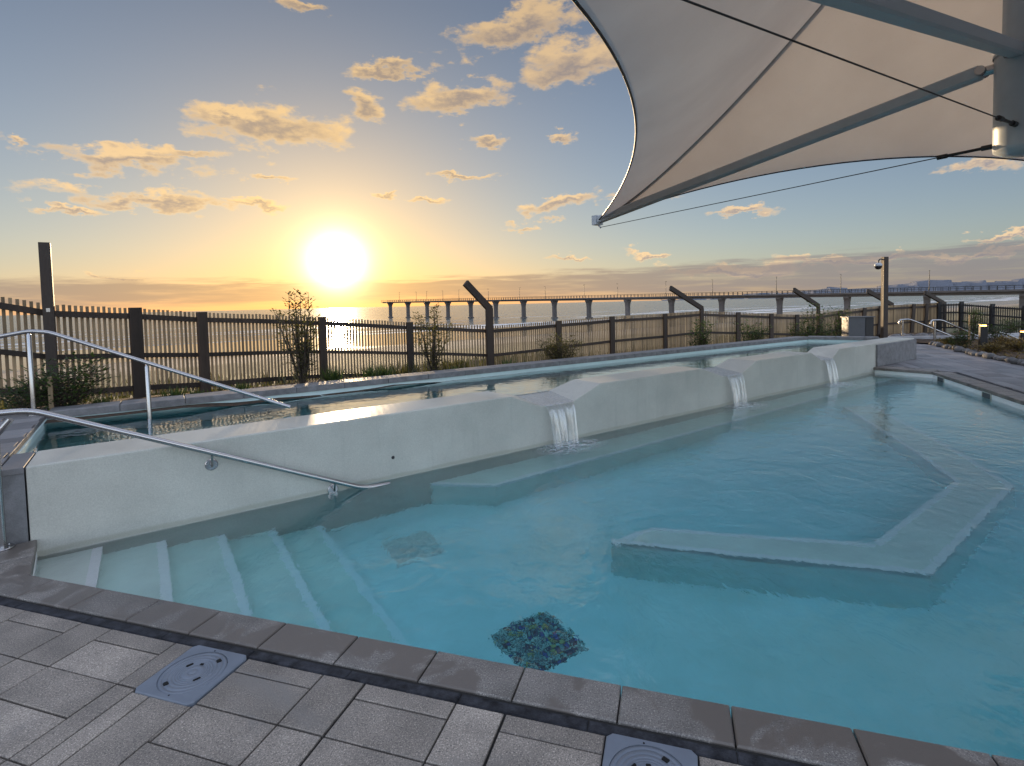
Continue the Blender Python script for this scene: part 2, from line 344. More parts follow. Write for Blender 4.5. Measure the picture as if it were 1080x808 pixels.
# E = intersection of right side with front line
den = de.x*gu.y - de.y*gu.x; tt = ((A.x-D.x)*gu.y - (A.y-D.y)*gu.x)/den; E = D + de*tt
POOL = [A, E, D, C, B]                         # CCW
def offset(poly, d):                            # outward offset of a CCW polygon
    n = len(poly); out = []
    for i in range(n):
        p0, p1, p2 = poly[i-1], poly[i], poly[(i+1) % n]; a = (p1-p0).normalized(); b = (p2-p1).normalized()
        na, nb = Vector((a.y, -a.x, 0)), Vector((b.y, -b.x, 0)); out.append(p1 + (na+nb)*(d/(1+na.dot(nb))))
    return out
shell = MB()
O1 = offset(POOL, .12)
shell.prism([p[:2] for p in O1], FLOOR-.15, FLOOR)
for i in (0, 1, 2, 4):
    a, b = POOL[i], POOL[(i+1) % 5]; a2, b2 = O1[i], O1[(i+1) % 5]
    shell.prism([a2[:2], b2[:2], b[:2], a[:2]], FLOOR-.01, -.045)
tag(shell.build('pool_basin', M['floor']), kind='structure')
# entry steps
step = MB(); noz = MB(); sb = [.35, .73, 1.12, 1.50, 1.88]
for i, s1 in enumerate(sb):
    z = -.20-.16*i; s0 = -1.2 if i == 0 else sb[i-1]-.001
    nn0 = -3.3 if i > 1 else -2.2
    P = clip([W(s0, nn0), W(s1, nn0), W(s1, .0), W(s0, .0)], [p for p in offset(POOL, .03)])
    step.prism(P, FLOOR-.02, z)
    P = clip([W(s1-.055, nn0), W(s1+.003, nn0), W(s1+.003, 0), W(s1-.055, 0)], offset(POOL, -.004))
    if P: noz.prism(P, z-.05, z+.004)
so = tag(step.build('pool_steps', M['step']), kind='structure'); 
noz.build('step_nosing', M['nosing'], so)
# submerged benches
bn = MB(); bz = MB()
wb = [W(2.95, -.02), W(3.42, -.46), W(13.2, -.46), W(13.2, -.001), W(2.95, -.001)]
bn.prism([p[:2] for p in wb], FLOOR-.01, -.5)
def strip(mb, p, q, side, z, w=.055):
    p, q = Vector(p), Vector(q); d = (q-p).normalized(); n = Vector((-d.y, d.x, 0))*side
    mb.prism([x[:2] for x in ((p, q, q+n*w, p+n*w) if side > 0 else (p+n*w, q+n*w, q, p))], z-.05, z+.004)
strip(bz, W(2.95, -.02)-nv*.003, W(3.42, -.463), 1, -.5); strip(bz, W(3.42, -.463), W(13.2, -.463), 1, -.501)
outer = [(.71, 3.89), (2.66, 3.31), (4.52, 4.71), (4.87, 5.63), (5.62, 8.2)]; inner = [(1.05, 4.12), (2.58, 3.75), (4.12, 4.88), (4.42, 5.72), (5.15, 8.2)]
outer = [Vector((*p, 0)) for p in outer]; inner = [Vector((*p, 0)) for p in inner]
for i in range(4): bn.prism([outer[i][:2], outer[i+1][:2], inner[i+1][:2], inner[i][:2]], FLOOR-.01, -.5)
for i in range(4):
    strip(bz, outer[i], outer[i+1], 1, -.5-.0007*(i%2), .055); strip(bz, inner[i], inner[i+1], -1, -.5015-.0007*(i%2), .05)
strip(bz, inner[0], outer[0], 1, -.503)
bo = tag(bn.build('pool_bench', M['step']), kind='structure'); bz.build('bench_nosing', M['nosing'], bo)

# water bodies
wm = MB(); wm.prism([p[:2] for p in offset(POOL, .015)], FLOOR-.07, WZ)
tag(wm.build('pool_water', M['water']), kind='structure')

# raised wall with three spillways
SP = [(3.95, 4.38, 4.86, 5.32), (7.40, 7.93, 8.42, 8.85), (10.67, 11.06, 11.46, 11.78)]
top = [(-.03, .5)]
for a, b, c, d in SP: top += [(a, .5), (b, .33), (c, .33), (d, .5)]
top += [(15.6, .5)]
wr = empty('pool_wall', W(6, .25, 0), 'long white plastered wall holding back the raised pool, with three notched spillways', 'wall')
def wallpiece(prof, n0, n1, zb):
    mb = MB(); n = len(prof)
    vs = [W(s, n0, z) for s, z in prof]+[W(s, n1, max(z, .394)) for s, z in prof]+[W(s, n0, zb) for s, z in prof]+[W(s, n1, zb) for s, z in prof]
    fs = []
    for i in range(n-1):
        fs += [[i, i+1, n+i+1, n+i], [2*n+i, 2*n+i+1, i+1, i], [n+i, n+i+1, 3*n+i+1, 3*n+i], [3*n+i, 3*n+i+1, 2*n+i+1, 2*n+i]]
    fs += [[2*n, 0, n, 3*n], [n-1, 3*n-1, 4*n-1, 2*n-1]]
    return mb.add(vs, fs)
wallpiece(top, 0, .5, FLOOR-.1).build('wall_body', M['plaster'], wr, bevel=.012)
mb = MB(); mb.cbox(W((13.45+15.62)/2, .24, .235), wv*1.085, nv*.28, (0, 0, .235), .006)
mb.build('stone_end_block', M['stone'], wr)['label'] = 'grey stone block cladding the far right end of the wall'
mb = MB(); c0 = on_plane(414.5, 482.5, W(0, 0), nv); mb.lathe((0, 0, 0), [(0, .008), (.012, .008), (.016, .003), (.016, -.01)], 16)
rot = Matrix((wv, Vector((0, 0, 1)), -nv)).transposed(); mb.v = [rot @ v + c0 for v in mb.v]; mb.build('water_jet', M['dark_metal'], wr)

# upper pool
UPb = [W(-.18, 2.40), W(14.35, 1.82)]; UPr = [W(14.95, .5)]
UP = [W(-.16, .49), W(14.97, .49), W(14.35, 1.84), W(-.18, 2.34)]
ub = MB(); ub.prism([p[:2] for p in offset(UP, .1)], -.55, -.4)
O2 = offset(UP, .12)
for i in (1, 2, 3):
    ub.prism([O2[i][:2], O2[(i+1) % 4][:2], UP[(i+1) % 4][:2], UP[i][:2]], -.45, .455)
tag(ub.build('upper_pool_basin', M['upper']), kind='structure')
um = MB(); um.prism([p[:2] for p in offset(UP, .012)], -.48, UZ)
tag(um.build('upper_pool_water', M['water_up']), kind='structure')
# copings round the upper pool: stones along the back and the right end
uc = MB()
def stones(mb, a, b, wd, z, th, L=.4, off=0.0, side=1, ov=.02):
    d = (b-a); ln = d.length; d.normalize(); n = Vector((-d.y, d.x, 0))*side; s = -off
    while s < ln:
        s0, s1 = max(0, s), min(ln, s+L)
        if s1-s0 > .03:
            P = [a+d*s0-n*ov, a+d*s1-n*ov, a+d*s1+n*wd, a+d*s0+n*wd]
            if side < 0: P = P[::-1]
            mb.slab([p[:2] for p in P], z, th, .006, .006, rng.random())
        s += L
stones(uc, UP[3]+nv*0, UP[2], .30, .53, .075, .6)
stones(uc, UP[2], UP[1]+wv*0, .30, .53, .075, .6)
tag(uc.build('upper_pool_coping', M['stone']), kind='structure')
# waterfalls
for i, (a, b, c, d) in enumerate(SP):
    names = ['nearest clear waterfall pouring from the left spillway notch of the white wall', 'middle waterfall pouring from the second spillway notch of the white wall', 'farthest and narrowest waterfall at the right hand spillway of the white wall']
    root = empty('waterfall', W((b+c)/2, -.05, WZ), names[i], 'waterfall', 'waterfalls from the raised pool')
    mb = MB(); ns, nk = 28, 16; vs = []; s0, s1 = b+.04, c-.02; r2 = random.Random(i+3)
    ph = [r2.uniform(0, 6) for _ in range(4)]
    for k in range(nk+1):
        q = k/nk; z = .342-(.342-WZ)*q**1.35; out_ = .004+.13*q**.55
        for j in range(ns+1):
            e = j/ns; nar = 1-.12*q; s = (s0+s1)/2+(e-.5)*(s1-s0)*nar
            wob = .008*q*math.sin(e*23+ph[0])+.006*q*math.sin(e*41+ph[1])+.012*q*math.sin(e*9+ph[2]+q*2)
            vs.append(W(s, -out_-wob, z))
    fs = [[k*(ns+1)+j, k*(ns+1)+j+1, (k+1)*(ns+1)+j+1, (k+1)*(ns+1)+j] for k in range(nk) for j in range(ns)]
    mb.add(vs, fs, .5, True); mb.build('water_sheet', M['fall'], root)
    mb = MB(); mb.add([W(s0-.03, 0, .334), W(s1+.03, 0, .334), W(s1+.10, .5, .4015), W(s0-.10, .5, .4015)], [[0, 1, 2, 3]]); 
    mb.add([W(s0-.03, 0, .334), W(s1+.03, 0, .334), W(s1, -.006, .332), W(s0, -.006, .332)], [[3, 2, 1, 0]]); mb.build('water_film', M['fall'], root)
    mb = MB(); cc = W((s0+s1)/2, -.17, WZ+.006); rings = 9
    for rr_ in range(rings):
        ra, rb = rr_/rings, (rr_+1)/rings; 
        for k in range(32):
            a0, a1 = 2*math.pi*k/32, 2*math.pi*(k+1)/32
            P = [cc+wv*(math.cos(x)*rad*.52)+nv*(math.sin(x)*rad*.30-.05*rad) for rad, x in ((ra, a0), (rb, a0), (rb, a1), (ra, a1))]
            mb.add(P, [[0, 1, 2, 3]], max(0, 1-(ra)**1.3), True)
    mb.build('splash', M['foam'], root)
    mb = MB()
    for k in range(26):
        p = cc+wv*r2.gauss(0, .14)+nv*r2.gauss(0.02, .05)+Vector((0, 0, abs(r2.gauss(0, .035)))); q = r2.uniform(.002, .005)
        mb.add([p+Vector(v)*q for v in ((1,0,0), (-1,0,0), (0,1,0), (0,-1,0), (0,0,1), (0,0,-1))], [(0,2,4), (2,1,4), (1,3,4), (3,0,4), (2,0,5), (1,2,5), (3,1,5), (0,3,5)], .9, True)
    tag(mb.build('droplets', M['fall'], root), kind='stuff')

# ------------------------------------------------------------------ paving
pv = MB()
PL1 = (1.515, 1.82, -.54, -.252); PL2 = (3.37, 3.675, -.54, -.252)
def front_paving(mb):
    r_ = random.Random(4); PU, PVh = .4, .187; us = []; u = 1.81
    for k in range(12): us.append((u, u+.395, 'w')); us.append((u+.395, u+.59, 'n')); u += .595
    us += [(1.61, 1.81, 'n'), (1.41, 1.61, 'n')]; u = 1.41
    for k in range(5): us.append((u-.4, u, 'w')); us.append((u-.6, u-.4, 'n')); u -= .6
    def put(ua, ub_, va, vb):
        for (h0, h1, k0, k1) in (PL1, PL2):
            if ua < h1-.001 and ub_ > h0+.001 and va < k1-.001 and vb > k0+.001:
                if ua < h0-.001: put(ua, h0, va, vb); ua = h0
                if ub_ > h1+.001: put(h1, ub_, va, vb); ub_ = h1
                if vb > k1+.001: put(ua, ub_, k1, vb)
                if va < k0-.001: put(ua, ub_, va, k0)
                return
        Q = clip([G(ua, va), G(ub_, va), G(ub_, vb), G(ua, vb)], front_reg)
        if Q: mb.slab([tuple(q) for q in Q], r_.uniform(-.0012, .0012), .04, .007, .003, r_.random())
    for (a, b, kd) in us:
        st_ = PVh if kd == 'w' else PVh*2; v = -.525+PVh*2
        while v > -4.2:
            put(a, b, v-st_, v); v -= st_
def paving_field(mb, frame, u0, u1, v0, v1, regions, z, holes=(), vbase=-.525, start=-.8, th=.04, seed=1):
    r_ = random.Random(seed); u = start+.01-.6*math.ceil((start-u0)/.6)
    def put(ua, ub_, va, vb):
        P = [frame(ua, va), frame(ub_, va), frame(ub_, vb), frame(ua, vb)]
        for rg in regions:
            Q = clip(P, rg)
            if Q: mb.slab([tuple(q) for q in Q], z+r_.uniform(-.0012, .0012), th, .007, .003, r_.random())
    def cut(ua, ub_, va, vb):
        for (h0, h1, k0, k1) in holes:
            if ua < h1-.001 and ub_ > h0+.001 and va < k1-.001 and vb > k0+.001:
                if ua < h0-.001: cut(ua, h0, va, vb); ua = h0
                if ub_ > h1+.001: cut(h1, ub_, va, vb); ub_ = h1
                if vb > k1+.001: cut(ua, ub_, k1, vb)
                if va < k0-.001: cut(ua, ub_, va, k0)
                return
        put(ua, ub_, va, vb)
    while u < u1:
        for wd, kind in ((.4, 'w'), (.2, 'n')):
            nrow = int(math.ceil((v1-vbase)/.6)); v = vbase-.6*math.ceil((vbase-v0)/.6); k = 0
            flip = r_.random() < .6
            while v < v1:
                if kind == 'n': cut(u, u+wd, v, v+.6)
                else:
                    first = .4 if v >= vbase-.01 else (.4 if flip else .4)
                    cut(u, u+wd, v, v+first); cut(u, u+wd, v+first, v+.6)
                v += .6
            u += wd
    return mb
front_reg = [G(-1.3, -4.2), G(9.5, -4.2), G(9.5, -.253), G(-1.3, -.253)]
front_paving(pv)
left_reg = [W(-.9, -.02), G(-1.1, .0), G(-.32, .0), B-wv*.0-Vector((.30, 0, 0))]
tag(pv.build('paving', M['paver']), kind='structure')
bs = MB()      # bedding under the slabs
bs.prism([G(-1.3, -4.3)[:2], G(9.6, -4.3)[:2], G(9.6, -.18)[:2], G(-1.3, -.18)[:2]], -.5, -.012)
bs.prism([p[:2] for p in (G(-3, -.17), G(.02, -.17), A-gu*.01, B-gu*.01+wv*.0, W(-3, -.01))], -.5, -.013)
tag(bs.build('paving_bed', M['joint']), kind='structure')
# pool copings
cp = MB()
aa = G(-1.2, 0); stones(cp, aa, E+gu*.35, .185, 0, .055, .4, .2, -1, .012)
n_ = (B-A).normalized(); nl = Vector((-n_.y, n_.x, 0))
stones(cp, A+n_*.02, B-n_*.01, .32, -.002, .055, .33, 0, 1, .008)
stones(cp, A-gu*.40+n_*.05, A-gu*.40+n_*1.0, 1.3, -.004, .055, .45, 0, 1, 0)
stones(cp, D, C-wv*.06, .40, 0, .055, .4, 0, -1, .012) ; 
stones(cp, D+de*-.02, E, .30, 0.002, .055, .4, 0, 1, .012)
tag(cp.build('pool_coping', M['coping']), kind='structure')
dr = MB(); u = -1.2
while u < 9:
    dr.slab([G(u, -.247)[:2], G(u+.5, -.247)[:2], G(u+.5, -.193)[:2], G(u, -.193)[:2]], -.006, .04, .003, .005, rng.random()); u += .5
s = 0; n = Vector((-de.y, de.x, 0))
while s < 10.2:
    P = [D+de*s+n*.305, D+de*(s+.5)+n*.305, D+de*(s+.5)+n*.365, D+de*s+n*.365]; dr.slab([p[:2] for p in P], -.004, .04, .003, .005); s += .5
tag(dr.build('slot_drain', M['drain']), kind='structure')
# right hand deck
rd = MB(); Dp = D+n*.37; Ep = E+n*.37
P1 = [Ep, Vector((17, E.y, 0)), Vector((17, 8, 0)), Vector((10.4, 10.2, 0)), Dp+Vector((0.02, .0, 0))]
P2 = [Dp+Vector((0.02, 0, 0)), Vector((10.4, 10.2, 0)), Vector((14.5, 18.5, 0)), Vector((11.8, 17.2, 0)), C+Vector((.35, .25, 0))]
dd = -de; nd2 = Vector((dd.y, -dd.x, 0))
def RF(u, v): return D + nd2*u + dd*v
paving_field(rd, RF, -4, 11, -11, 9, [P1, P2], 0, th=.03, start=0, vbase=0, seed=5)
tag(rd.build('side_deck', M['paver_far']), kind='structure')
bs = MB(); bs.prism([p[:2] for p in P1], -.5, -.02); bs.prism([p[:2] for p in P2], -.5, -.021); tag(bs.build('side_deck_bed', M['joint']), kind='structure')
# raised deck at the left end
ld = MB(); reg = [W(-5, .02), W(-.045, .02), W(-.045, .45), W(-.165, .50), W(-.19, 2.9), W(-5, 2.9)]
regc = [W(-5, .0), W(-.17, .0), W(-.19, 2.95), W(-5, 2.95)]
v = 0.0; k = 0
while v < 2.95:
    u = -5+(.3 if k % 2 else 0)
    while u < 0:
        for rg in (regc,):
            Q = clip([W(u, v), W(u+.6, v), W(u+.6, v+.2), W(u, v+.2)], rg)
            if Q: ld.slab([tuple(q) for q in Q], .5, .04, .008, .004, rng.random())
        u += .6
    v += .2; k += 1
ld.slab([W(-.168, 0)[:2], W(-.036, 0)[:2], W(-.036, .5)[:2], W(-.168, .5)[:2]], .498, .04, .004, .004, .3)
tag(ld.build('raised_deck', M['paver_far']), kind='structure')
ls = MB(); ls.prism([W(-5, .012)[:2], W(-.04, .012)[:2], W(-.04, .46)[:2], W(-.30, .48)[:2], W(-.32, 2.9)[:2], W(-5, 2.9)[:2]], -.6, .455)
tag(ls.build('raised_deck_riser', M['stone']), kind='structure')

# ------------------------------------------------------------------ garden, terrain, sea
def lin(x, pts):
    if x <= pts[0][0]: return pts[0][1]
    for (a, b), (c, d) in zip(pts, pts[1:]):
        if x <= c: return b+(d-b)*(x-a)/(c-a)
    return pts[-1][1]
def bedz(s): return lin(s, [(-6, .47), (4, .40), (9, .22), (15, .02), (30, -.12)])
gb = MB(); ss = [-7+.5*i for i in range(80)]; ns_ = [2.10+.4*i for i in range(11)]
vs = []; r3 = random.Random(5)
for s in ss:
    for n in ns_:
        nb = n if s < 14.6 else 2.1-(2.1-n)*1.0
        nm_ = 2.1 if s < 15.3 else max(.4*(s-13.8)-.1, .55); n2 = nm_+(nb-2.1)/4*(6.1-nm_)
        vs.append(W(s, n2, bedz(s)-.10*max(0, n-2.7)+r3.uniform(-.02, .03)))
fs = [[i*11+j, (i+1)*11+j, (i+1)*11+j+1, i*11+j+1] for i in range(len(ss)-1) for j in range(10)]
gb.add(vs, fs, .5, True); tag(gb.build('garden_bed', M['mulch']), kind='structure')
KERB = [(12.45, 16.6), (12.62, 15.8), (12.07, 14.6), (11.37, 13.1), (10.55, 10.84), (10.9, 9.6), (14, 8.2), (24, 7)]
gb = MB(); vs = []; NK = 14
outer_k = [(15.5, 22.5), (18, 21.5), (20, 20.5), (22, 19.5), (24, 17), (25, 14), (26, 10), (27, 7.4)]
for i, (k0, k1) in enumerate(zip(KERB, outer_k)):
    for j in range(NK):
        q = j/(NK-1); vs.append((k0[0]+(k1[0]-k0[0])*q, k0[1]+(k1[1]-k0[1])*q, .035+.08*min(1, q*6)*(1-q)-.1*q+r3.uniform(-.01, .02)))
fs = [[i*NK+j, i*NK+j+1, (i+1)*NK+j+1, (i+1)*NK+j] for i in range(len(KERB)-1) for j in range(NK-1)]
gb.add(vs, [f[::-1] for f in fs], .5, True); tag(gb.build('planting_bed', M['mulch']), kind='structure')

def terr(s, n):
    base = lin(n, [(5.6, -.3), (9, -.75), (20, -1.9), (45, -3.7), (80, -4.75), (125, -5.05), (400, -9), (30000, -40)])
    if n < 5.9 : base = -2.6 if (s < 19) else -.75
    else: base += (bedz(s)-.15)*max(0, 1-(n-5.8)/6) if n < 12 else 0
    if n < 60 and n > 5: base += .25*math.sin(s*.31+n*.12)*math.sin(n*.4)+.12*math.sin(s*.9+1)*math.sin(n*1.1)
    return base
def nonuni(a): 
    return a
sv = [-30000, -9000, -3000, -1200, -600, -300, -150, -80, -50]+[-35+2.0*i for i in range(52)]+[75, 90, 120, 180, 300, 600, 1200, 3000, 9000, 30000]
nvl = [-30000, -5000, -800, -200, -60, -20, -8, 0, 3.0, 5.85, 5.95, 6.4, 7.0, 8, 9.5, 11, 13, 15, 17, 20, 23, 26, 30, 34, 39, 45, 52, 60, 70, 80, 95, 110, 125, 160, 400, 2000, 30000]
tb = MB(); vs = [W(s, n, terr(s, n)) for s in sv for n in nvl]; q = len(nvl)
fs = [[i*q+j, (i+1)*q+j, (i+1)*q+j+1, i*q+j+1] for i in range(len(sv)-1) for j in range(q-1)]
tb.add(vs, fs, .5, True); tag(tb.build('ground', M['terrain']), kind='structure')
sb_ = MB(); sx = [-30000, -6000, -1000, -200, 0, 200, 1000, 6000, 30000]; nx = [112, 160, 300, 700, 2000, 8000, 32000]
vs = [W(s, n, -5.0) for s in sx for n in nx]; q = len(nx)
sb_.add(vs, [[i*q+j, (i+1)*q+j, (i+1)*q+j+1, i*q+j+1] for i in range(len(sx)-1) for j in range(q-1)], .5, True)
tag(sb_.build('sea', M['sea']), kind='structure')
# far hills beyond the bay
hb = MB(); HY = 9000; prof = [(700, 0), (760, 2), (800, 3.5), (835, 3), (862, 5.5), (880, 8.0), (895, 5.5), (910, 5), (925, 7.5), (945, 8.5), (962, 11), (985, 13.5), (1000, 11), (1015, 9.5), (1030, 11), (1045, 9), (1065, 10.5), (1090, 13), (1130, 15), (1200, 12), (1300, 9)]
vs = []; nseg = 300
for i in range(nseg+1):
    x = 700+600*i/nseg; h = lin(x, prof)+lin(x, [(760, 0), (800, 2.2)])+.4*math.sin(x*.21)+.25*math.sin(x*.53+1); px_ = (x-540)/F*HY
    h = max(0, h)*HY/F
    for k, (q, yo) in enumerate(((0, -900), (.45, -500), (1, 0), (.5, 800), (0, 1500))): vs.append((px_*(1+yo/HY), HY+yo+150*math.sin(i*.7+k), -10+(h+12)*q+(20*math.sin(i*1.3+k*2) if 0 < q < 1 else 0)))
fs = [[i*5+k, (i+1)*5+k, (i+1)*5+k+1, i*5+k+1] for i in range(nseg) for k in range(4)]
hb.add(vs, fs, .5, True); tag(hb.build('hills', M['hazy_hill']), kind='structure')
# ------------------------------------------------------------------ pool fittings
def patch(name, label, cat, c, ang, n, mat, size=.45):
    mb = MB(); x = Vector((math.cos(ang), math.sin(ang), 0)); y = Vector((-x.y, x.x, 0)); c = Vector(c); ts = size/n; r_ = random.Random(n)
    for i in range(n):
        for j in range(n):
            p = c+x*((i+.5)*ts-size/2)+y*((j+.5)*ts-size/2); h = ts*(.37 if mat is M['mosaic'] else .44)
            mb.box(p+Vector((0, 0, .004)), x*h, y*h, (0, 0, .003), r_.random())
    root = empty(name, c, label, cat); mb.build('tiles', mat, root)
    mb = MB(); mb.box(c+Vector((0, 0, .001)), x*size/2, y*size/2, (0, 0, .0015)); mb.build('backing', M['cabinet_dark'] if mat is M['mosaic'] else M['grate'], root)
    return root
patch('mosaic_drain_cover', 'square of dark blue and gold mosaic tiles on the pool floor near us', 'drain cover', (.113, 3.20, FLOOR), WA, 15, M['mosaic'])
patch('tiled_drain_cover', 'pale grey square tiled cover on the pool floor beside the lowest step', 'drain cover', (-.87, 4.34, FLOOR), WA-.06, 16, M['grate'], .42)
# two skimmer mouths in the right hand pool side
for x, y, lab in ((992.5, 401, 'farther recessed skimmer mouth in the right pool side, by the pool corner'), (1041, 416, 'nearer recessed skimmer mouth in the right pool side, at the right of the photo')):
    nrm = Vector((-de.y, de.x, 0)); c = on_plane(x, y, D, nrm); mb = MB(); s_ = (c-D).dot(de); c = D+de*s_
    r_ = tag(None, None) if False else empty('skimmer', Vector((c.x, c.y, -.1)), lab, 'skimmer', 'skimmer mouths in the pool side')
    nn_ = -nrm
    mb.box(c+Vector((0, 0, -.115))+nn_*.004, de*.13, nn_*.004, (0, 0, .065)); mb.build('opening', M['cabinet'], r_)
    mb = MB()
    for q in (-1, 1): mb.box(c+Vector((0, 0, -.115))+nn_*.006+de*(q*.138), de*.008, nn_*.006, (0, 0, .07))
    mb.box(c+Vector((0, 0, -.052))+nn_*.006, de*.13, nn_*.0055, (0, 0, .006)); mb.build('frame', M['plaster'], r_)

# access covers in the paving
def access_cover(P, lab):
    u0, u1, v0, v1 = P; cu_, cv_ = (u0+u1)/2, (v0+v1)/2; c = G(cu_, cv_, 0); h = .150
    root = empty('access_cover', c, lab, 'cover', 'square covers set in the paving'); mb = MB()
    rl = .128; seg = 48; vs = []; fs = []                       # frame plate with a round opening
    def sq(a):
        x, y = math.cos(a), math.sin(a); k = h/max(abs(x), abs(y)); return x*k, y*k
    for k in range(seg):
        a = 2*math.pi*(k+.5)/seg; x, y = sq(a)
        f_ = (h-.004)/h
        for (px_, py_, z) in ((x, y, -.03), (x, y, .003), (x*f_, y*f_, .007), (rl*math.cos(a), rl*math.sin(a), .007), (rl*math.cos(a), rl*math.sin(a), -.004)): vs.append(c+gu*px_+gv*py_+Vector((0, 0, z)))
    for k in range(seg):
        j = (k+1) % seg
        for i in range(4): fs.append([k*5+i, j*5+i, j*5+i+1, k*5+i+1])
    mb.add(vs, fs); mb.build('frame', M['grey_plastic'], root)
    mb = MB(); rl -= .0015; prof = [(rl, -.01), (rl, .006), (.112, .0062), (.111, .0048), (.108, .0048), (.107, .0064), (.092, .0066), (.091, .0056), (.089, .0056), (.088, .0068)]
    z = .0068
    for q in (.076, .066, .056, .047): prof += [(q, z), (q-.001, z-.0012), (q-.003, z-.0012), (q-.004, z+.0002)]
    prof += [(.036, .0074), (.034, .0086), (.020, .0088), (.019, .0078), (.016, .0078), (.015, .009), (.001, .0092)]
    mb.lathe((0, 0, 0), prof, 48); mb.v = [c+gu*v.x+gv*v.y+Vector((0, 0, v.z)) for v in mb.v]; lid = mb.build('lid', M['grey_plastic'], root)
    mb = MB()
    def slot(x, y, a, w, d, z=.0098, nm='finger_hole', mt=M['hole']):
        ax = gu*math.cos(a)+gv*math.sin(a); ay = -gu*math.sin(a)+gv*math.cos(a)
        mb = MB(); mb.cbox(c+gu*x+gv*y+Vector((0, 0, z-.004)), ax*w, ay*d, (0, 0, .004), .0035); mb.build(nm, mt, lid)
    for q in range(2):
        a = R(60+180*q); slot(.098*math.cos(a), .098*math.sin(a), a+R(90), .0125, .0095)
    for a, w in ((R(150), .015), (R(330), .015)): slot(.060*math.cos(a), .060*math.sin(a), a+R(90), w, .006)
    slot(.047*math.cos(R(95)), .047*math.sin(R(95)), R(10), .009, .007)
    slot(.075*math.cos(R(20)), .075*math.sin(R(20)), R(-60), .017, .006, nm='latch', mt=M['grey_plastic'])
    for a in (R(100), R(280)):
        mb = MB(); mb.lathe(c+gu*(.134*math.cos(a))+gv*(.134*math.sin(a))+Vector((0, 0, .006)), [(.0035, 0), (.0035, .0018), (0, .002)], 10); mb.build('screw', M['hole'], root)
access_cover(PL1, 'grey square cover with round lid in the paving at lower left, whole in view')
access_cover(PL2, 'grey square cover with round lid cut off by the bottom edge of the photo')

# ------------------------------------------------------------------ fence
def FY(x): return 1/lin(x, [(-400, .212), (140, .1205), (210, .1087), (337, .0885), (430, .0794), (516, .0752), (587, .0685), (700, .0581), (738, .0545), (990, .0442), (1200, .036)])
def fpt(x, off=0.0):                            # point of the fence line in column x, moved off metres towards us
    d = ray(x, 330); Y = FY(x)+off; return Vector((d.x/d.y*Y, Y, 0))
def fence_s(x, N):                              # where the sight line at column x meets the line n = N
    d = ray(x, 330); d.z = 0; o = Vector((0, 0, 0)); b0 = W(0, N); b0.z = 0
    # o + d*t = b0 + wv*s
    den = d.x*(-wv.y)+wv.x*d.y; rx, ry = b0.x, b0.y
    t_ = (rx*(-wv.y)+wv.x*ry)/den; p = d*t_; return (p-b0).dot(wv), p
def zat(x, y, p): d = ray(x, y); return EYE+d.z*(p.length/math.hypot(d.x, d.y))
TOPS = [(-60, 304), (0, 312), (51, 321), (140, 325), (210, 329.5), (272, 331.5), (337, 334.5), (383, 337), (430, 340), (472, 341.5), (516, 344), (552, 341.5), (587, 338.5), (614, 336.5), (643.5, 334), (670, 332.5), (699.5, 331), (738, 328), (777, 329.5), (812, 331), (839, 332), (861, 331.5), (882, 328), (907, 325), (924, 323), (959, 321), (973, 320.5), (989, 319.5)]
fr = empty('fence', W(8, 3.3, 0), 'long brown timber paling fence along the beach side of the pools', 'fence')
nodes = []
for x, y in TOPS:
    p = fpt(x); nodes.append(Vector((p.x, p.y, zat(x, y, p))))
nodes = [nodes[0]+(nodes[0]-nodes[1])*2.2]+nodes
FH = 1.36
r4 = random.Random(9)
for i in range(len(nodes)-1):
    a, b = nodes[i], nodes[i+1]; d = b-a; dz = d.z; d.z = 0; L_ = d.length; d.normalize(); n = Vector((-d.y, d.x, 0)); k = max(1, int(round(L_/.071))); mb = MB()
    for j in range(k):
        q = (j+.5)/k; p = a.lerp(b, q); z = p.z+r4.uniform(-.006, .006)
        mb.box(Vector((p.x, p.y, z-FH/2)), d*.0165, n*.011, (0, 0, FH/2), r4.random())
    mb.build('slat_panel', M['slat'], fr)
    for (h, hh) in ((.13, .042), (.74, .036), (1.26, .042)):
        mb = MB(); o = -n*.032; mb.beam(a+o-Vector((0, 0, h)), b+o-Vector((0, 0, h))+d*.001, .036, hh*2, r=r4.random()); mb.build('rail', M['timber'], fr)
for i, ((x, y), nd) in enumerate(zip(TOPS, nodes[1:])):
    if x in (51, 272, 383, 472, 516, 552, 614, 670, -60, 0): continue
    d = nodes[i+1]-nodes[i]; d.z = 0; d.normalize(); n = Vector((-d.y, d.x, 0))
    mb = MB(); lean = .0 if x < 850 else .12
    a = Vector((nd.x, nd.y, nd.z-FH-.25))-n*.075; b = nd-n*(.075+lean*.3)+d*lean+Vector((0, 0, .008)); mb.beam(a, b, .175, .06, up=n, r=r4.random(), ch=.006); mb.build('post', M['timber'], fr)
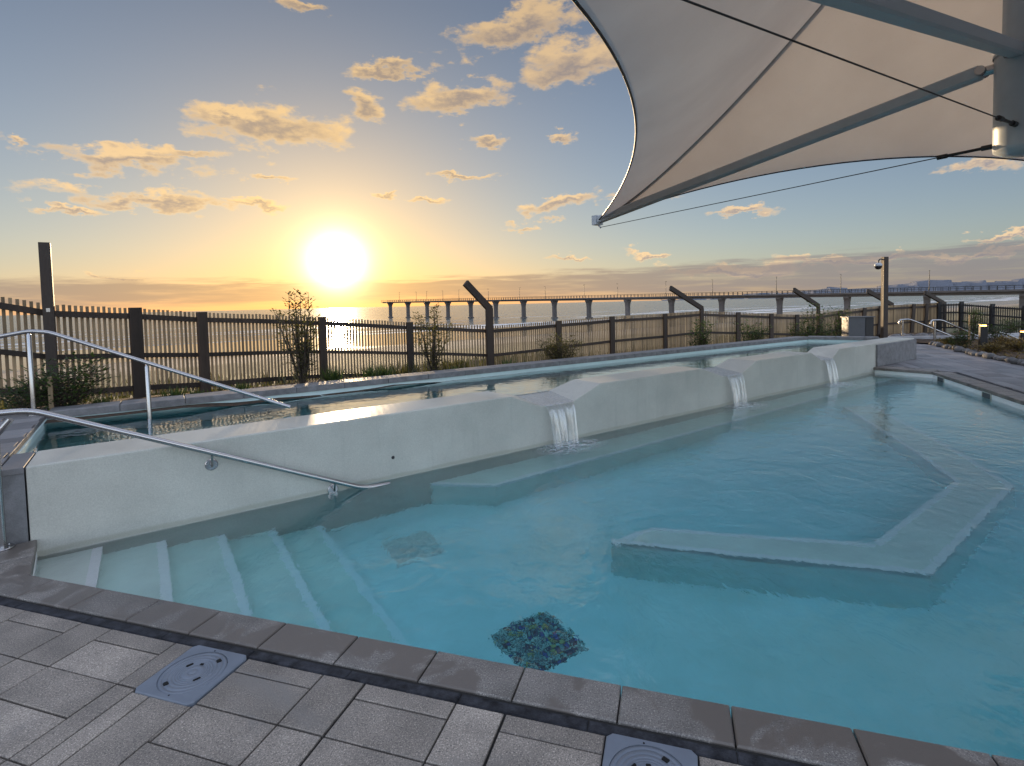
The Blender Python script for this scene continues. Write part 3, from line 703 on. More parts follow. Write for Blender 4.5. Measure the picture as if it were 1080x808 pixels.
# black fence on the right
bf = empty('fence', at_y(1045, 350, 20), 'black painted picket fence with thin bars beyond the garden at the right', 'fence')
BN = [(989, 319.5, 22.6), (1012.5, 319, 22.0), (1045, 321.5, 21.0), (1079, 323.5, 20.0), (1118, 325, 19.0), (1160, 327, 18.2)]
P_ = []
for x, y, Y in BN:
    p = at_y(x, y, Y); P_.append(p)
for i in range(len(P_)-1):
    a, b = P_[i], P_[i+1]; k = int((b-a).length/.075); mb = MB()
    for j in range(k):
        p = a+(b-a)*((j+.5)/k); mb.box(p-Vector((0, 0, .56)), Vector((.011, 0, 0)), Vector((0, .011, 0)), (0, 0, .52))
    mb.build('bar_panel', M['black_timber'], bf)
    for dz in (.10, .42, .78, 1.05):
        mb = MB(); mb.beam(a-Vector((0, .03, dz)), b-Vector((0, .03, dz)), .04, .06); mb.build('rail', M['black_timber'], bf)
    mb = MB(); mb.beam(a-Vector((0, .08, 1.5)), a+Vector((0, -.08, .04)), .15, .08, up=(0, 1, 0), ch=.006); mb.build('post', M['black_timber'], bf)

# timber poles
p = fpt(51.5, -.14)
rp = empty('timber_pole', Vector((p.x, p.y, .3)), 'tall straight brown timber pole rising above the fence at the far left', 'pole'); mb = MB()
ztop = zat(50.5, 256, p); mb.cbox(Vector((p.x, p.y, (ztop+.2)/2)), wv*.062, nv*.045, (0, 0, (ztop-.2)/2), .006); mb.build('shaft', M['timber'], rp)
mb = MB(); zz = zat(56, 327, p); mb.box(Vector((p.x, p.y, zz))-nv*.048+wv*.0, wv*.02, nv*.004, (0, 0, .025)); mb.build('bracket', M['steel'], rp)
PO = [(516, 325, 490.5, 298, 'nearest and tallest bent timber pole, its arm reaching up before the pier'), (740, 325, 706.5, 303.5, 'second bent timber pole from the left, leaning arm over the tan fence'), (863, 322.5, 837, 305.5, 'timber pole with leaning arm above the shrubs, third of the bent poles from the left'), (941, 321.5, 915, 307, 'bent timber pole whose arm crosses behind the camera mast'), (996.5, 320.5, 975.5, 308.5, 'bent timber pole farthest right, where the brown fence meets the black fence')]
for i, (x, y, x2, y2, lab) in enumerate(PO):
    p = fpt(x, -.18 if i == 0 else .15); zb = zat(x, y, p); wd = .19 if i == 0 else .18
    rp = empty('bent_pole', Vector((p.x, p.y, -.2)), lab, 'pole', 'bent timber poles along the fence')
    d = ray(x2, y2); 
    q = on_plane(x2, y2, p, nv)
    b = Vector((p.x, p.y, zb)); 
    mb = MB(); mb.cbox(Vector((p.x, p.y, (zb-.5)/2)), wv*wd/2, nv*.04, (0, 0, (zb+.5)/2), .006); mb.build('shaft', M['timber'], rp)
    q = b+(q-b)*.99
    mb = MB(); dr_ = (q-b).normalized(); mb.beam(b-dr_*.05+nv*.002, q, .084, wd*.9, up=(0, 0, 1), ch=.006); mb.build('arm', M['timber'], rp)

# ------------------------------------------------------------------ handrails
def bend(pts, rad, n=6):
    out = [Vector(pts[0])]
    for a, b, c in zip(pts, pts[1:], pts[2:]):
        a, b, c = Vector(a), Vector(b), Vector(c); d1 = (a-b); d2 = (c-b); q = min(rad, d1.length*.45, d2.length*.45); p0 = b+d1.normalized()*q; p1 = b+d2.normalized()*q
        for i in range(n+1):
            t_ = i/n; out.append(p0*(1-t_)**2+b*2*t_*(1-t_)+p1*t_*t_)
    out.append(Vector(pts[-1])); return out
def flange(mb, c, axis, r=.048, th=.008):
    axis = Vector(axis).normalized(); x = axis.orthogonal().normalized(); y = axis.cross(x); k = MB(); k.lathe((0, 0, 0), [(0, th), (r*.9, th), (r, th*.5), (r, 0)], 28)
    for a in (0, 90, 180, 270): k.lathe((r*.74*math.cos(R(a+45)), r*.74*math.sin(R(a+45)), th), [(.0065, 0), (.0065, .005), (0, .005)], 6)
    off = len(mb.v); mb.add([Vector(c)+x*v.x+y*v.y+axis*v.z for v in k.v], k.f, .5, False)
# lower rail, bracketed to the white wall
NR = -.085
def onR(x, y): return on_plane(x, y, W(0, NR), nv)
lr = empty('handrail', W(.9, NR, .5), 'stainless steel handrail sloping down along the white wall above the pool steps', 'handrail')
p_top = onR(46, 438); p_bend = onR(384, 514.8); p_end = onR(411, 510.2)
b1 = W(-.02, NR, p_top.z+.03); left1 = W(-.95, NR, b1.z-.005)
p0 = onR(0, 435.5)
pts = [W(-1.3, NR, onR(0, 435.5).z-.10), p0, onR(33, 433.2), p_bend, p_end]
mb = MB(); mb.tube(bend(pts, .10), .0205, 16); mb.build('rail', M['steel'], lr)
for x, y in ((223, 490), (351, 516)):
    c = on_plane(x, y, W(0, 0), nv); cr_ = onR(x, lin(x, [(50, 439), (384, 514.8)])); mb = MB()
    flange(mb, c, -nv, .046); mb.tube([c, c-nv*.05, Vector((c.x, c.y, cr_.z-.018))-nv*.080], .0085, 10); mb.build('wall_bracket', M['steel'], lr)
mb = MB(); pb = W(-.155, NR+.02, 0); 
pt = Vector((pb.x, pb.y, onR(8, 434.6).z)); mb.tube([pb, pt], .0215, 16); flange(mb, pb, (0, 0, 1), .062, .010); mb.build('post', M['steel'], lr)
# upper rail into the raised pool
q1 = at_z(36, 438, .5); q2 = at_z(158, 442, UZ); rd_ = (q2-q1); rd_.z = 0; rd_.normalize(); rn = Vector((-rd_.y, rd_.x, 0))
def onU(x, y): return on_plane(x, y, q1, rn)
ur = empty('handrail', q1, 'stainless steel handrail on two posts leading down into the raised pool at far left', 'handrail')
e0 = onU(277, 420.3); a0 = onU(52, 350.5)
mb = MB(); mb.tube(bend([onU(0, 355)+(onU(0, 355)-onU(30, 349.5))*1.5, onU(31, 349.2), a0, e0, e0+(e0-a0).normalized()*.30], .06), .0205, 16); mb.build('rail', M['steel'], ur)
for (b, x, y) in ((q1, 31, 350), (q2, 156, 384)):
    mb = MB(); p = onU(x, y); mb.tube([b-Vector((0, 0, .35 if b is q2 else 0)), Vector((b.x, b.y, p.z-.03)), Vector((b.x, b.y, p.z-.005))], [.0205, .0205, .008], 14)
    if b is q1: flange(mb, b, (0, 0, 1), .055)
    mb.build('post', M['steel'], ur)
# the short rail beyond, at the left edge
fr_ = empty('handrail', W(-.9, .7, .5), 'short angled end of a steel rail showing at the left edge under the lower handrail', 'handrail')
a = at_z(-14, 470, .62); b = on_plane(11, 443, a, wv*.3+nv); mb = MB(); mb.tube([a, b, b+Vector((0, 0, .0))+(b-a)*.02], .02, 12); mb.build('rail', M['steel'], fr_)

# right hand rails
def far_rail(pts, Y, posts, lab):
    P = [at_y(x, y, Y) for x, y in pts]; root = empty('handrail', Vector((P[2].x, Y, 0)), lab, 'handrail', 'twin handrails beyond the end of the raised pool')
    mb = MB(); mb.tube(bend(P, .12), .028, 12); mb.build('rail', M['steel'], root)
    for x, y0, y1 in posts: 
        mb = MB(); a = at_y(x, y0, Y); b = at_y(x, y1, Y); mb.tube([Vector((a.x, Y, b.z)), Vector((a.x, Y, a.z))], .034, 12); flange(mb, Vector((a.x, Y, b.z)), (0, 0, 1), .09, .02); mb.build('post', M['steel'], root)
    return root
far_rail([(948.3, 342), (948.6, 337.5), (959, 336.6), (1006, 355.5)], 17.6, [(952, 338, 358)], 'left one of the two curved handrails beyond the end of the raised pool')
far_rail([(981.3, 342), (982.5, 337.8), (993, 337.5), (1036, 357)], 16.3, [(986, 339, 362), (1021.5, 352, 358.5)], 'right one of the two curved handrails, nearer the lit bollard')
far_rail([(1052, 350), (1060, 352), (1082, 361)], 15.8, [], 'low rail glimpsed behind the right hand bollard')

# bollards
def bollard(p, h, w, lab):
    root = empty('bollard_light', p, lab, 'bollard', 'lit bollards in the planting'); p = Vector(p)
    x = Vector((math.cos(R(-25)), math.sin(R(-25)), 0)); y = Vector((-x.y, x.x, 0)); mb = MB()
    mb.cbox(p+Vector((0, 0, h/2-.04)), x*w/2, y*w/2, (0, 0, h/2+.02-.02), .008); mb.build('post', M['black_timber'], root)
    mb = MB(); mb.cbox(p+Vector((0, 0, h+.012)), x*w*.55, y*w*.55, (0, 0, .016), .005)
    for i in (-1, 1):
        for j in (-1, 1): mb.box(p+Vector((0, 0, h-.02))+x*(i*w*.42)+y*(j*w*.42), x*.006, y*.006, (0, 0, .02))
    mb.build('cap', M['dark_metal'], root)
    mb = MB(); mb.box(p+Vector((0, 0, h-.022)), x*w*.36, y*w*.36, (0, 0, .014)); mb.build('lamp', M['glow'], root)
pb_ = at_z(1036.5, 369, .03); bollard(pb_, zat(1036, 342.5, pb_)-.03, .15, 'black square bollard with a lit orange top in front of the garden')
pb2 = at_z(1079.5, 363, .03); bollard(pb2, zat(1079, 349, pb2)-.03, .15, 'lit black bollard cut off by the right edge of the photo')

# low concrete wall and pale paths at the ramp
lw = MB(); a = Vector((12.15, 16.9, 0)); lw.prism([(12.3, 17.25), (14.9, 17.0), (17.2, 17.6), (17.2, 17.8), (14.9, 17.2), (12.3, 17.45)], -.2, .16)
tag(lw.build('low_wall', M['pale_concrete']), 'low concrete edging wall behind the handrail posts beyond the raised pool', 'wall')
pp = MB(); pp.prism([(15.6, 17.0), (22, 16.2), (22, 17.0), (15.8, 17.9)], -.1, .125); pp.prism([(13.8, 13.6), (22, 12.2), (22, 13.0), (14.2, 14.15)], -.1, .115); tag(pp.build('path', M['pale_concrete']), kind='structure')

# electrical cabinet
cb = at_y(900, 356, 14.0); cb.z = .1; root = empty('service_cabinet', cb, 'grey metal service cabinet with a dark side, behind the far end of the raised pool', 'cabinet')
xa = Vector((1, -.12, 0)).normalized(); ya = Vector((.12, 1, 0)).normalized(); zt = zat(900, 334.5, cb); h = zt-.1
mb = MB(); mb.cbox(cb+Vector((0, 0, h/2)), xa*.21, ya*.18, (0, 0, h/2), .008); mb.build('door', M['cabinet'], root)
mb = MB(); mb.cbox(cb+xa*.31+ya*.0+Vector((0, 0, h/2-.01)), xa*.098, ya*.19, (0, 0, h/2), .008); mb.build('side_panel', M['cabinet_dark'], root)
mb = MB(); mb.box(cb+Vector((0, 0, h+.006))+xa*.1, xa*.33, ya*.21, (0, 0, .012)); mb.build('lid', M['cabinet'], root)

# camera mast
cm = at_y(932.5, 352, 15.5); cm.z = .0; zt = zat(933, 271, cm); root = empty('camera_mast', cm, 'slim dark mast with a dome security camera hanging from its top', 'mast')
mb = MB(); mb.cbox(cm+Vector((0, 0, zt/2)), (.068, 0, 0), (0, .068, 0), (0, 0, zt/2), .01); mb.build('mast', M['timber'], root)
ct = Vector((cm.x, cm.y, 0)); mb = MB()
ca = cm+Vector((-.05, -.04, zt-.09)); cbp = cm+Vector((-.24, -.07, zt-.10)); mb.tube(bend([ca, ca+Vector((-.14, -.03, .03)), cbp+Vector((0, 0, -.02)), cbp+Vector((0, 0, -.09))], .04), .017, 10); mb.build('bracket', M['dark_metal'], root)
mb = MB(); mb.lathe(cbp+Vector((0, 0, -.27)), [(0, 0), (.05, .012), (.085, .05), (.092, .10)], 20); cdo = mb.build('security_camera', M['lens'], root)
mb = MB(); mb.lathe(cbp+Vector((0, 0, -.17)), [(.092, 0), (.1, .01), (.1, .05), (.06, .09), (.0, .1)], 20); mb.build('housing', M['white_steel'], cdo)

# ------------------------------------------------------------------ canopy on its hanging mast
HUB = at_y(1052, 68, 5.95); MX = at_y(1079.5, 100, 5.95); mast = Vector((MX.x, 5.95, 0))
C1 = at_y(630, 234, 11.5); C2 = at_y(472, -130, 2.2)
cx0 = Vector((mast.x, mast.y, 0)); v1 = Vector((C1.x, C1.y, 0))-cx0; v2 = Vector((C2.x, C2.y, 0))-cx0
C3 = cx0-v1+Vector((0, 0, C1.z)); C4 = cx0-v2*.95+Vector((0, 0, 3.25))
cn = empty('shade_canopy', Vector((mast.x, mast.y, 3.0)), 'large off white fabric shade canopy on painted steel arms over the pool', 'canopy')
TOPZ = 7.2
zb_ = zat(1070, 160, mast); zfl = zat(1070, 57, mast)
mb = MB(); mb.lathe((mast.x, mast.y, 0), [(.0, zb_-.05), (.15, zb_-.045), (.245, zb_+.01), (.25, zb_+.05), (.25, zfl)], 40); mb.build('hub', M['white_steel'], cn)
mb = MB(); mb.lathe((mast.x, mast.y, 0), [(.19, zfl-.02), (.19, TOPZ-.1)], 12); mb.lathe((mast.x, mast.y, 0), [(.262, zfl-.02), (.262, zfl+.012), (.19, zfl+.014)], 40); mb.build('mast', M['white_steel'], cn)
Cs = [C1, C2, C3, C4]
names_ = []
for i, c in enumerate(Cs):
    dirh = Vector((c.x-mast.x, c.y-mast.y, 0)).normalized(); hz = HUB.z-(.04 if i == 0 else -.05)
    a = Vector((mast.x, mast.y, hz))+dirh*.27; e = c+Vector((0, 0, .03)); 
    if i == 0: a = at_y(1036, 76, mast.y+dirh.y*.34)
    if i == 1: a = Vector((mast.x, mast.y, zat(1050, 66, mast)))+dirh*.26
    mb = MB(); mb.beam(a, e, .15 if i != 1 else .14, .15 if i != 1 else .14, ch=.02); st_ = mb.build('arm', M['white_steel'], cn)
    mb = MB(); b0 = Vector((mast.x, mast.y, a.z))+dirh*.2; mb.tube([b0, a+dirh*.03], .055, 12); dn = Vector((-dirh.y, dirh.x, 0)); mb.tube([a-dn*.10, a+dn*.10], .05, 14); mb.build('pivot', M['steel'], st_)
    mb = MB(); mb.box(e, dirh*.07, dn*.10, (0, 0, .10)); mb.tube([e-Vector((0, 0, .08)), e-Vector((0, 0, .17))-dirh*.1], .02, 8); mb.build('end_fitting', M['white_steel'], st_)
    lowz = zat(1056, 152 if i == 0 else 139, mast); b0 = Vector((mast.x, mast.y, lowz))+dirh*.25
    tip = e-Vector((0, 0, .16))-dirh*.12; dd_ = (tip-b0).normalized()
    mb = MB(); mb.tube([b0, tip], .0065, 8); cab = mb.build('stay_cable', M['cable'], cn)
    mb = MB(); mb.tube([b0, b0+dd_*.10], .03, 10); mb.tube([b0+dd_*.10, b0+dd_*.42], .018, 10); mb.tube([b0+dd_*.42, b0+dd_*.52], .028, 10); mb.build('turnbuckle', M['cable'], cab)
def edge_pt(c, d, s, bow_in, bow_up):
    p = c.lerp(d, s); k = 4*s*(1-s); ctr = Vector((mast.x, mast.y, p.z)); dirn = (ctr-(c+d)/2); dirn.z = 0; dirn.normalize()
    return p+dirn*(bow_in*k)+Vector((0, 0, bow_up*k))
NS, NT_ = 30, 26
BOWS = [(.78, .38), (1.0, .3), (1.0, .3), (1.6, .55)]
for i in range(4):
    c, d = Cs[i], Cs[(i+1) % 4]; mb = MB(); vs = []; eg = []
    bi, bu = BOWS[i]
    for j in range(NS+1):
        s = j/NS; ep = edge_pt(c, d, s, bi, bu); eg.append(ep)
        for k in range(NT_+1):
            t_ = k/NT_; r0 = .22
            dirc = Vector((ep.x-mast.x, ep.y-mast.y, 0)); cen = Vector((mast.x, mast.y, 0))+dirc.normalized()*r0
            xy = cen.lerp(Vector((ep.x, ep.y, 0)), t_); z = ep.z+(TOPZ-ep.z)*((1-t_)**1.55*.75+(1-t_)*.25)
            vs.append(Vector((xy.x, xy.y, z)))
    fs = [[j*(NT_+1)+k, (j+1)*(NT_+1)+k, (j+1)*(NT_+1)+k+1, j*(NT_+1)+k+1] for j in range(NS) for k in range(NT_)]
    mb.add(vs, fs, .5, True); fab = mb.build('fabric_panel', M['membrane'], cn)
    mb = MB(); mb.tube(eg, .013, 8); mb.build('edge_cable', M['cable'], fab)
    mb = MB(); sl = [v-Vector((0, 0, .012)) for v in vs[0:NT_+1]]
    dn = Vector((-(c-mast).y, (c-mast).x, 0)).normalized()
    q = len(sl); mb.add([v-dn*.045 for v in sl]+[v+dn*.045 for v in sl], [[k, k+1, q+k+1, q+k] for k in range(q-1)], .5, True); mb.build('seam', M['seam'], fab)
mb = MB(); mb.beam(Vector((mast.x, mast.y, TOPZ-.3)), Vector((mast.x+5.4, mast.y-1.0, TOPZ-.1)), .28, .34, ch=.02); mb.build('support_beam', M['white_steel'], cn)
mb = MB(); mb.tube([Vector((mast.x+5.2, mast.y-1.0, 0)), Vector((mast.x+5.2, mast.y-1.0, TOPZ+.1))], .2, 20); mb.build('support_column', M['white_steel'], cn)

# ------------------------------------------------------------------ pier
PA, PBb = Vector((-71, 310, 0)), Vector((120, 124, 0)); stp = (PBb-PA)/15; pd = stp.normalized(); pn = Vector((-pd.y, pd.x, 0))
def deckz(k): return EYE+lin(k, [(0, 3.55), (15, 1.45), (19, .9)])-.75
def botz(k): return EYE+lin(k, [(0, 2.1), (15, -.55), (19, -1.2)])
pr = empty('pier', PA+Vector((0, 0, -5)), 'long concrete pier on flared columns running out into the sea', 'pier')
KN = 18; mb = MB()
prof = [(-2.2, 1.0), (-2.2, .62), (-1.3, .5), (-1.1, 0), (1.1, 0), (1.3, .5), (2.2, .62), (2.2, 1.0)]
vs = []
for k in range(-0, KN+1):
    kk = k-.35 if k == 0 else k; c = PA+stp*kk
    for (o, h) in prof: vs.append(Vector((c.x, c.y, botz(kk)+(deckz(kk)-botz(kk))*h))+pn*o)
q = len(prof); mb.add(vs, [[k*q+j, k*q+(j+1) % q, (k+1)*q+(j+1) % q, (k+1)*q+j] for k in range(KN) for j in range(q)]+[list(range(q))[::-1]]); mb.build('deck', M['concrete'], pr)
for side in (-1, 1):
    mb = MB()
    for k in range(KN):
        k0, k1 = (k-.35 if k == 0 else k), k+1
        a, b = PA+stp*k0+pn*(2.1*side), PA+stp*k1+pn*(2.1*side); a.z, b.z = deckz(k0), deckz(k1)
        for h, th in ((.95, .10), (.5, .06)): mb.beam(a+Vector((0, 0, h)), b+Vector((0, 0, h)), .08, th)
        for j in range(12): p = a.lerp(b, j/12); mb.box(p+Vector((0, 0, .45)), pd*.06, pn*.06, (0, 0, .5))
    mb.build('railing', M['dark_metal'], pr)
for k in range(KN):
    c = PA+stp*k; zb = botz(k)+.05; mb = MB(); z0 = -7.5; 
    prf = [(.85, z0), (.80, -3.5), (.78, zb-2.6), (.9, zb-1.9), (1.15, zb-1.1), (1.75, zb-.3), (1.8, zb)]
    vs = []
    for (w_, z) in prf:
        for (sx_, sy_) in ((-1, -1), (1, -1), (1, 1), (-1, 1)): vs.append(Vector((c.x, c.y, z))+pd*(sx_*.62)+pn*(sy_*w_))
    mb.add(vs, [[4*i+j, 4*i+(j+1) % 4, 4*i+4+(j+1) % 4, 4*i+4+j] for i in range(len(prf)-1) for j in range(4)]); mb.cbox(Vector((c.x, c.y, -5.4)), pd*1.15, pn*1.25, (0, 0, .9), .2)
    mb.build('column', M['concrete'], pr)
# thin lamp posts on the pier
for i, x in enumerate([424, 436, 453, 464, 487, 512, 551, 572, 619, 648.5, 705, 749, 821, 885, 981]):
    # k where pier crosses this column
    d = ray(x, 310); d.z = 0; den = d.x*(-pd.y)+pd.x*d.y; t_ = (PA.x*(-pd.y)+pd.x*PA.y)/den; p = d*t_; k = (p-PA).dot(pd)/stp.length
    o_ = pn*(1.9 if i % 2 else -1.9); b = Vector((p.x, p.y, deckz(k)))+o_
    mb = MB(); hh_ = 5.2; mb.tube([b, b+Vector((0, 0, hh_*.5)), b+Vector((0, 0, hh_))], [.11, .085, .06], 8); mb.box(b+Vector((0, 0, hh_))-o_*.12, pn*.45, pd*.09, (0, 0, .05))
    tag(mb.build('pier_lamp_post', M['dark_metal']), 'thin lamp post standing on the pier deck', 'lamp post', 'lamp posts along the pier')

# ------------------------------------------------------------------ plants
def leaf(mb, p, d, ln, w, r, up=Vector((0, 0, 1))):
    d = Vector(d).normalized(); s = d.cross(up); s = s.normalized() if s.length > 1e-3 else Vector((1, 0, 0)); n = s.cross(d)
    a = Vector(p); mb.add([a, a+d*ln*.45+s*w-n*.0, a+d*ln, a+d*ln*.45-s*w, a+d*ln*.5-n*w*.5], [(0, 1, 4), (1, 2, 4), (2, 3, 4), (3, 0, 4)], r)
def shrub(name, label, cat, base, H, Rr, stems, leaves, lsz, mat, seed, spread=.5, lean=(0, 0), group=None, open_=0.0, stick=True):
    r_ = random.Random(seed); base = Vector(base); root = empty(name, base, label, cat, group); sm = MB(); lm = MB()
    for i in range(stems):
        a = r_.uniform(0, 6.28); hh = H*r_.uniform(.6, 1.0) if i else H; rr = Rr*r_.uniform(.3, 1)*(1 if i else .2)
        tip = base+Vector((math.cos(a)*rr+lean[0], math.sin(a)*rr+lean[1], hh)); mid = base.lerp(tip, .5)+Vector((math.cos(a)*rr*.1-lean[0]*.2, math.sin(a)*rr*.1, hh*.06))
        pts = [base, base.lerp(mid, .6)+Vector((r_.gauss(0, .01), r_.gauss(0, .01), 0)), mid, mid.lerp(tip, .5)+Vector((r_.gauss(0, .02), r_.gauss(0, .02), 0)), tip]
        sm.tube(pts, [.010*H+.003, .008*H+.002, .006*H+.002, .004*H+.001, .0015], 6)
        for k in range(leaves):
            t_ = open_+(1-open_)*r_.random()**.8; q = t_*4; j = min(3, int(q)); p = pts[j].lerp(pts[j+1], q-j)
            sp_ = spread*Rr*(1-.55*t_)*r_.random()**.6; a2 = r_.uniform(0, 6.28); off = Vector((math.cos(a2)*sp_, math.sin(a2)*sp_, r_.gauss(0, .25)*sp_+.2*sp_))
            if r_.random() < .35 and sp_ > .03: sm.tube([p, p+off*.98], [.0035, .0015], 4, caps=False)
            dr_ = Vector((math.cos(a2), math.sin(a2), r_.uniform(-.2, 1.1)))
            s_ = lsz*r_.uniform(.6, 1.25); leaf(lm, p+off, dr_, s_, s_*.26, r_.random())
    sm.build('stem', M['bark'], root); lm.build('foliage', M[mat], root); return root
def bedpt(x, N=2.85):
    s, p = fence_s(x, N); return Vector((p.x, p.y, bedz(s)-.02)), s
def hz(x, y, p): return zat(x, y, p)-p.z
p, s = bedpt(62, 2.80); shrub('leafy_bush', 'dense dark green bush by the fence behind the upper handrail at far left', 'bush', p, hz(60, 380, p), .38, 18, 70, .055, 'leaf', 1, .9)
p, s = bedpt(24, 2.90); shrub('leafy_bush', 'low dark green bush at the left edge of the photo, beside the larger bush', 'bush', p, hz(20, 402, p), .30, 12, 60, .05, 'leaf_dark', 2, .9)
mb = MB(); p, s = bedpt(48, 2.62); mb.cbox(p+Vector((0, 0, .2)), wv*.02, nv*.02, (0, 0, .25), .003); tag(mb.build('garden_stake', M['slat']), 'pale timber stake standing in the bush at far left', 'stake')
p, s = bedpt(316, 2.80); shrub('sapling', 'tall open sapling with upright twigs rising above the fence below the sun', 'sapling', p, hz(318, 307, p), .34, 13, 90, .055, 'leaf_brown', 3, .5, group='saplings along the fence', open_=.1)
p, s = bedpt(455, 2.85); shrub('sapling', 'slender sapling in front of the fence below the end of the pier', 'sapling', p, hz(452, 322, p), .32, 10, 90, .055, 'leaf_brown', 14, .5, group='saplings along the fence', open_=.05)
p, s = bedpt(589, 2.85); shrub('round_shrub', 'round olive brown shrub below the fence in the middle of the photo', 'shrub', p, hz(588, 353, p), .36, 16, 90, .05, 'leaf_brown', 5, .75)
for x, yt, rr, lab in ((738, 338, .30, 'green shrub growing under the leaning arm of the second bent pole'), (790, 338, .45, 'wide green shrub by the tan fence, between the second and third bent poles'), (858, 319, .42, 'tall green sapling in front of the third bent pole'), (886, 325, .42, 'leafy green sapling just left of the grey cabinet'), (872, 343, .40, 'low green shrub between two saplings left of the grey cabinet'), (846, 340, .3, 'small shrub at the foot of the fence, left of the tall sapling')):
    p, s = bedpt(x, 2.75 if x < 800 else 2.4); shrub('green_shrub', lab, 'shrub', p, hz(x, yt, p), rr, 12, 55, .075, 'leaf', int(x), .65, group='shrubs along the far fence', open_=.05)
low = [(100, .10), (180, .13), (205, .09), (348, .2), (390, .18), (405, .16), (250, .12), (535, .16), (555, .12), (480, .10), (640, .12), (670, .14)]
for i, (x, h) in enumerate(low):
    p, s = bedpt(x, 2.95); mb = MB(); r_ = random.Random(i+50)
    for k in range(90):
        a = r_.uniform(0, 6.28); q = p+Vector((r_.gauss(0, .05), r_.gauss(0, .05), 0)); leaf(mb, q, (math.cos(a)*.5, math.sin(a)*.5, 1), h*r_.uniform(.9, 1.9), .008, r_.random())
    tag(mb.build('grass_tuft', M['leaf']), 'small tuft of green blades at the foot of the fence', 'grass tuft', 'grass tufts at the foot of the fence')
# right garden
def gpt(x, y, z=.05): return at_z(x, y, z)
p = gpt(1025, 360); p.z = .0; sh = shrub('young_tree', 'young staked tree with a small leafy crown before the black fence', 'tree', p, zat(1024, 324, p), .30, 7, 60, .07, 'leaf', 71, .7, open_=.45)
mb = MB(); mb.cbox(p+Vector((-.12, -.05, .42)), (.022, 0, 0), (0, .022, 0), (0, 0, .44), .004); tag(mb.build('tree_stake', M['slat']), 'pale timber stake beside the young tree', 'stake')
for i, (x, y, h, rr, mt, lab) in enumerate(((1011, 367, .42, .30, 'leaf_dark', 'dark green shrub in the bark bed left of the lit bollard'), (1003, 364, .2, .2, 'leaf_brown', 'small low shrub at the tip of the bark bed'), (1052, 362, .55, .42, 'leaf_dark', 'dark green shrub in the bark bed right of the lit bollard'), (1062, 368, .30, .30, 'dry_grass', 'rusty brown ground plant right of the lit bollard'), (1074, 372, .30, .35, 'dry_grass', 'rusty brown ground plant at the right edge of the photo'), (1046, 372, .22, .30, 'dry_grass', 'rusty brown plant just behind the stone edging'), (1066, 352, .55, .4, 'leaf', 'green shrub before the black fence near the right edge'), (1022, 356, .3, .4, 'leaf_dark', 'low dark shrub behind the lit bollard'))):
    p = gpt(x, y); p.z = .04; shrub('garden_shrub', lab, 'shrub', p, h, rr, 10, 60, .06, mt, 80+i, .8)
# rounded stones: edging of the bark bed, and along the far end of the bed
def rock(p, s_, r_):
    mb = MB(); n1_, n2_ = 5, 8; vs = []; sx_, sy_, sz_ = s_*r_.uniform(.8, 1.3), s_*r_.uniform(.7, 1.1), s_*r_.uniform(.55, .8); ro = r_.uniform(0, 3)
    for i in range(n1_+1):
        th = math.pi*i/n1_
        for j in range(n2_):
            ph_ = 2*math.pi*j/n2_; k = 1+r_.uniform(-.12, .12); x, y, z = math.sin(th)*math.cos(ph_)*sx_*k, math.sin(th)*math.sin(ph_)*sy_*k, math.cos(th)*sz_*k
            vs.append(Vector(p)+Vector((x*math.cos(ro)-y*math.sin(ro), x*math.sin(ro)+y*math.cos(ro), z)))
    mb.add(vs, [[i*n2_+j, i*n2_+(j+1) % n2_, (i+1)*n2_+(j+1) % n2_, (i+1)*n2_+j] for i in range(n1_) for j in range(n2_)], r_.random(), True); return mb
r5 = random.Random(21); seg_pts = [Vector((*k, 0)) for k in KERB[1:6]]
for a, b in zip(seg_pts, seg_pts[1:]):
    L_ = (b-a).length; s = 0
    while s < L_:
        p = a+(b-a)*(s/L_)+Vector((.05+r5.uniform(-.05, .08), r5.uniform(-.05, .05), .04)); sz = r5.uniform(.07, .12)
        tag(rock(p, sz, r5).build('edging_stone', M['pebble']), 'rounded grey stone in the edging of the bark bed', 'stone', 'stones edging the bark bed'); s += sz*1.7
for i in range(30):
    x = r5.uniform(912, 1002); p = at_y(x, 352, r5.uniform(16.2, 18.5)); p.z = bedz(18)+.05
    if x > 945: p = at_y(x, 352, r5.uniform(18.2, 19.5)); p.z = .02
    tag(rock(p, r5.uniform(.12, .22), r5).build('boulder', M['pebble']), 'pale grey boulder in the bed beyond the end of the raised pool', 'boulder', 'boulders beyond the end of the raised pool')
# dune grass beyond the fence, one uncountable mass
mb = MB(); r6 = random.Random(31)
for i in range(5200):
    s = r6.uniform(-7, 34); n = 6.1+abs(r6.gauss(0, 1))*4.5; z = terr(s, n)-.02
    if r6.random() > .5+.5*math.sin(s*1.3+n)*math.sin(n*.8+s*.4): continue
    for k in range(7):
        a = r6.uniform(0, 6.28); q = W(s+r6.gauss(0, .09), n+r6.gauss(0, .09), z); leaf(mb, q, (math.cos(a)*.45, math.sin(a)*.45, 1), r6.uniform(.25, .6), .006+.0015*n, r6.random())
tag(mb.build('dune_grass', M['dune_grass']), 'dry green and straw coloured dune grass beyond the fence', 'grass', kind='stuff')
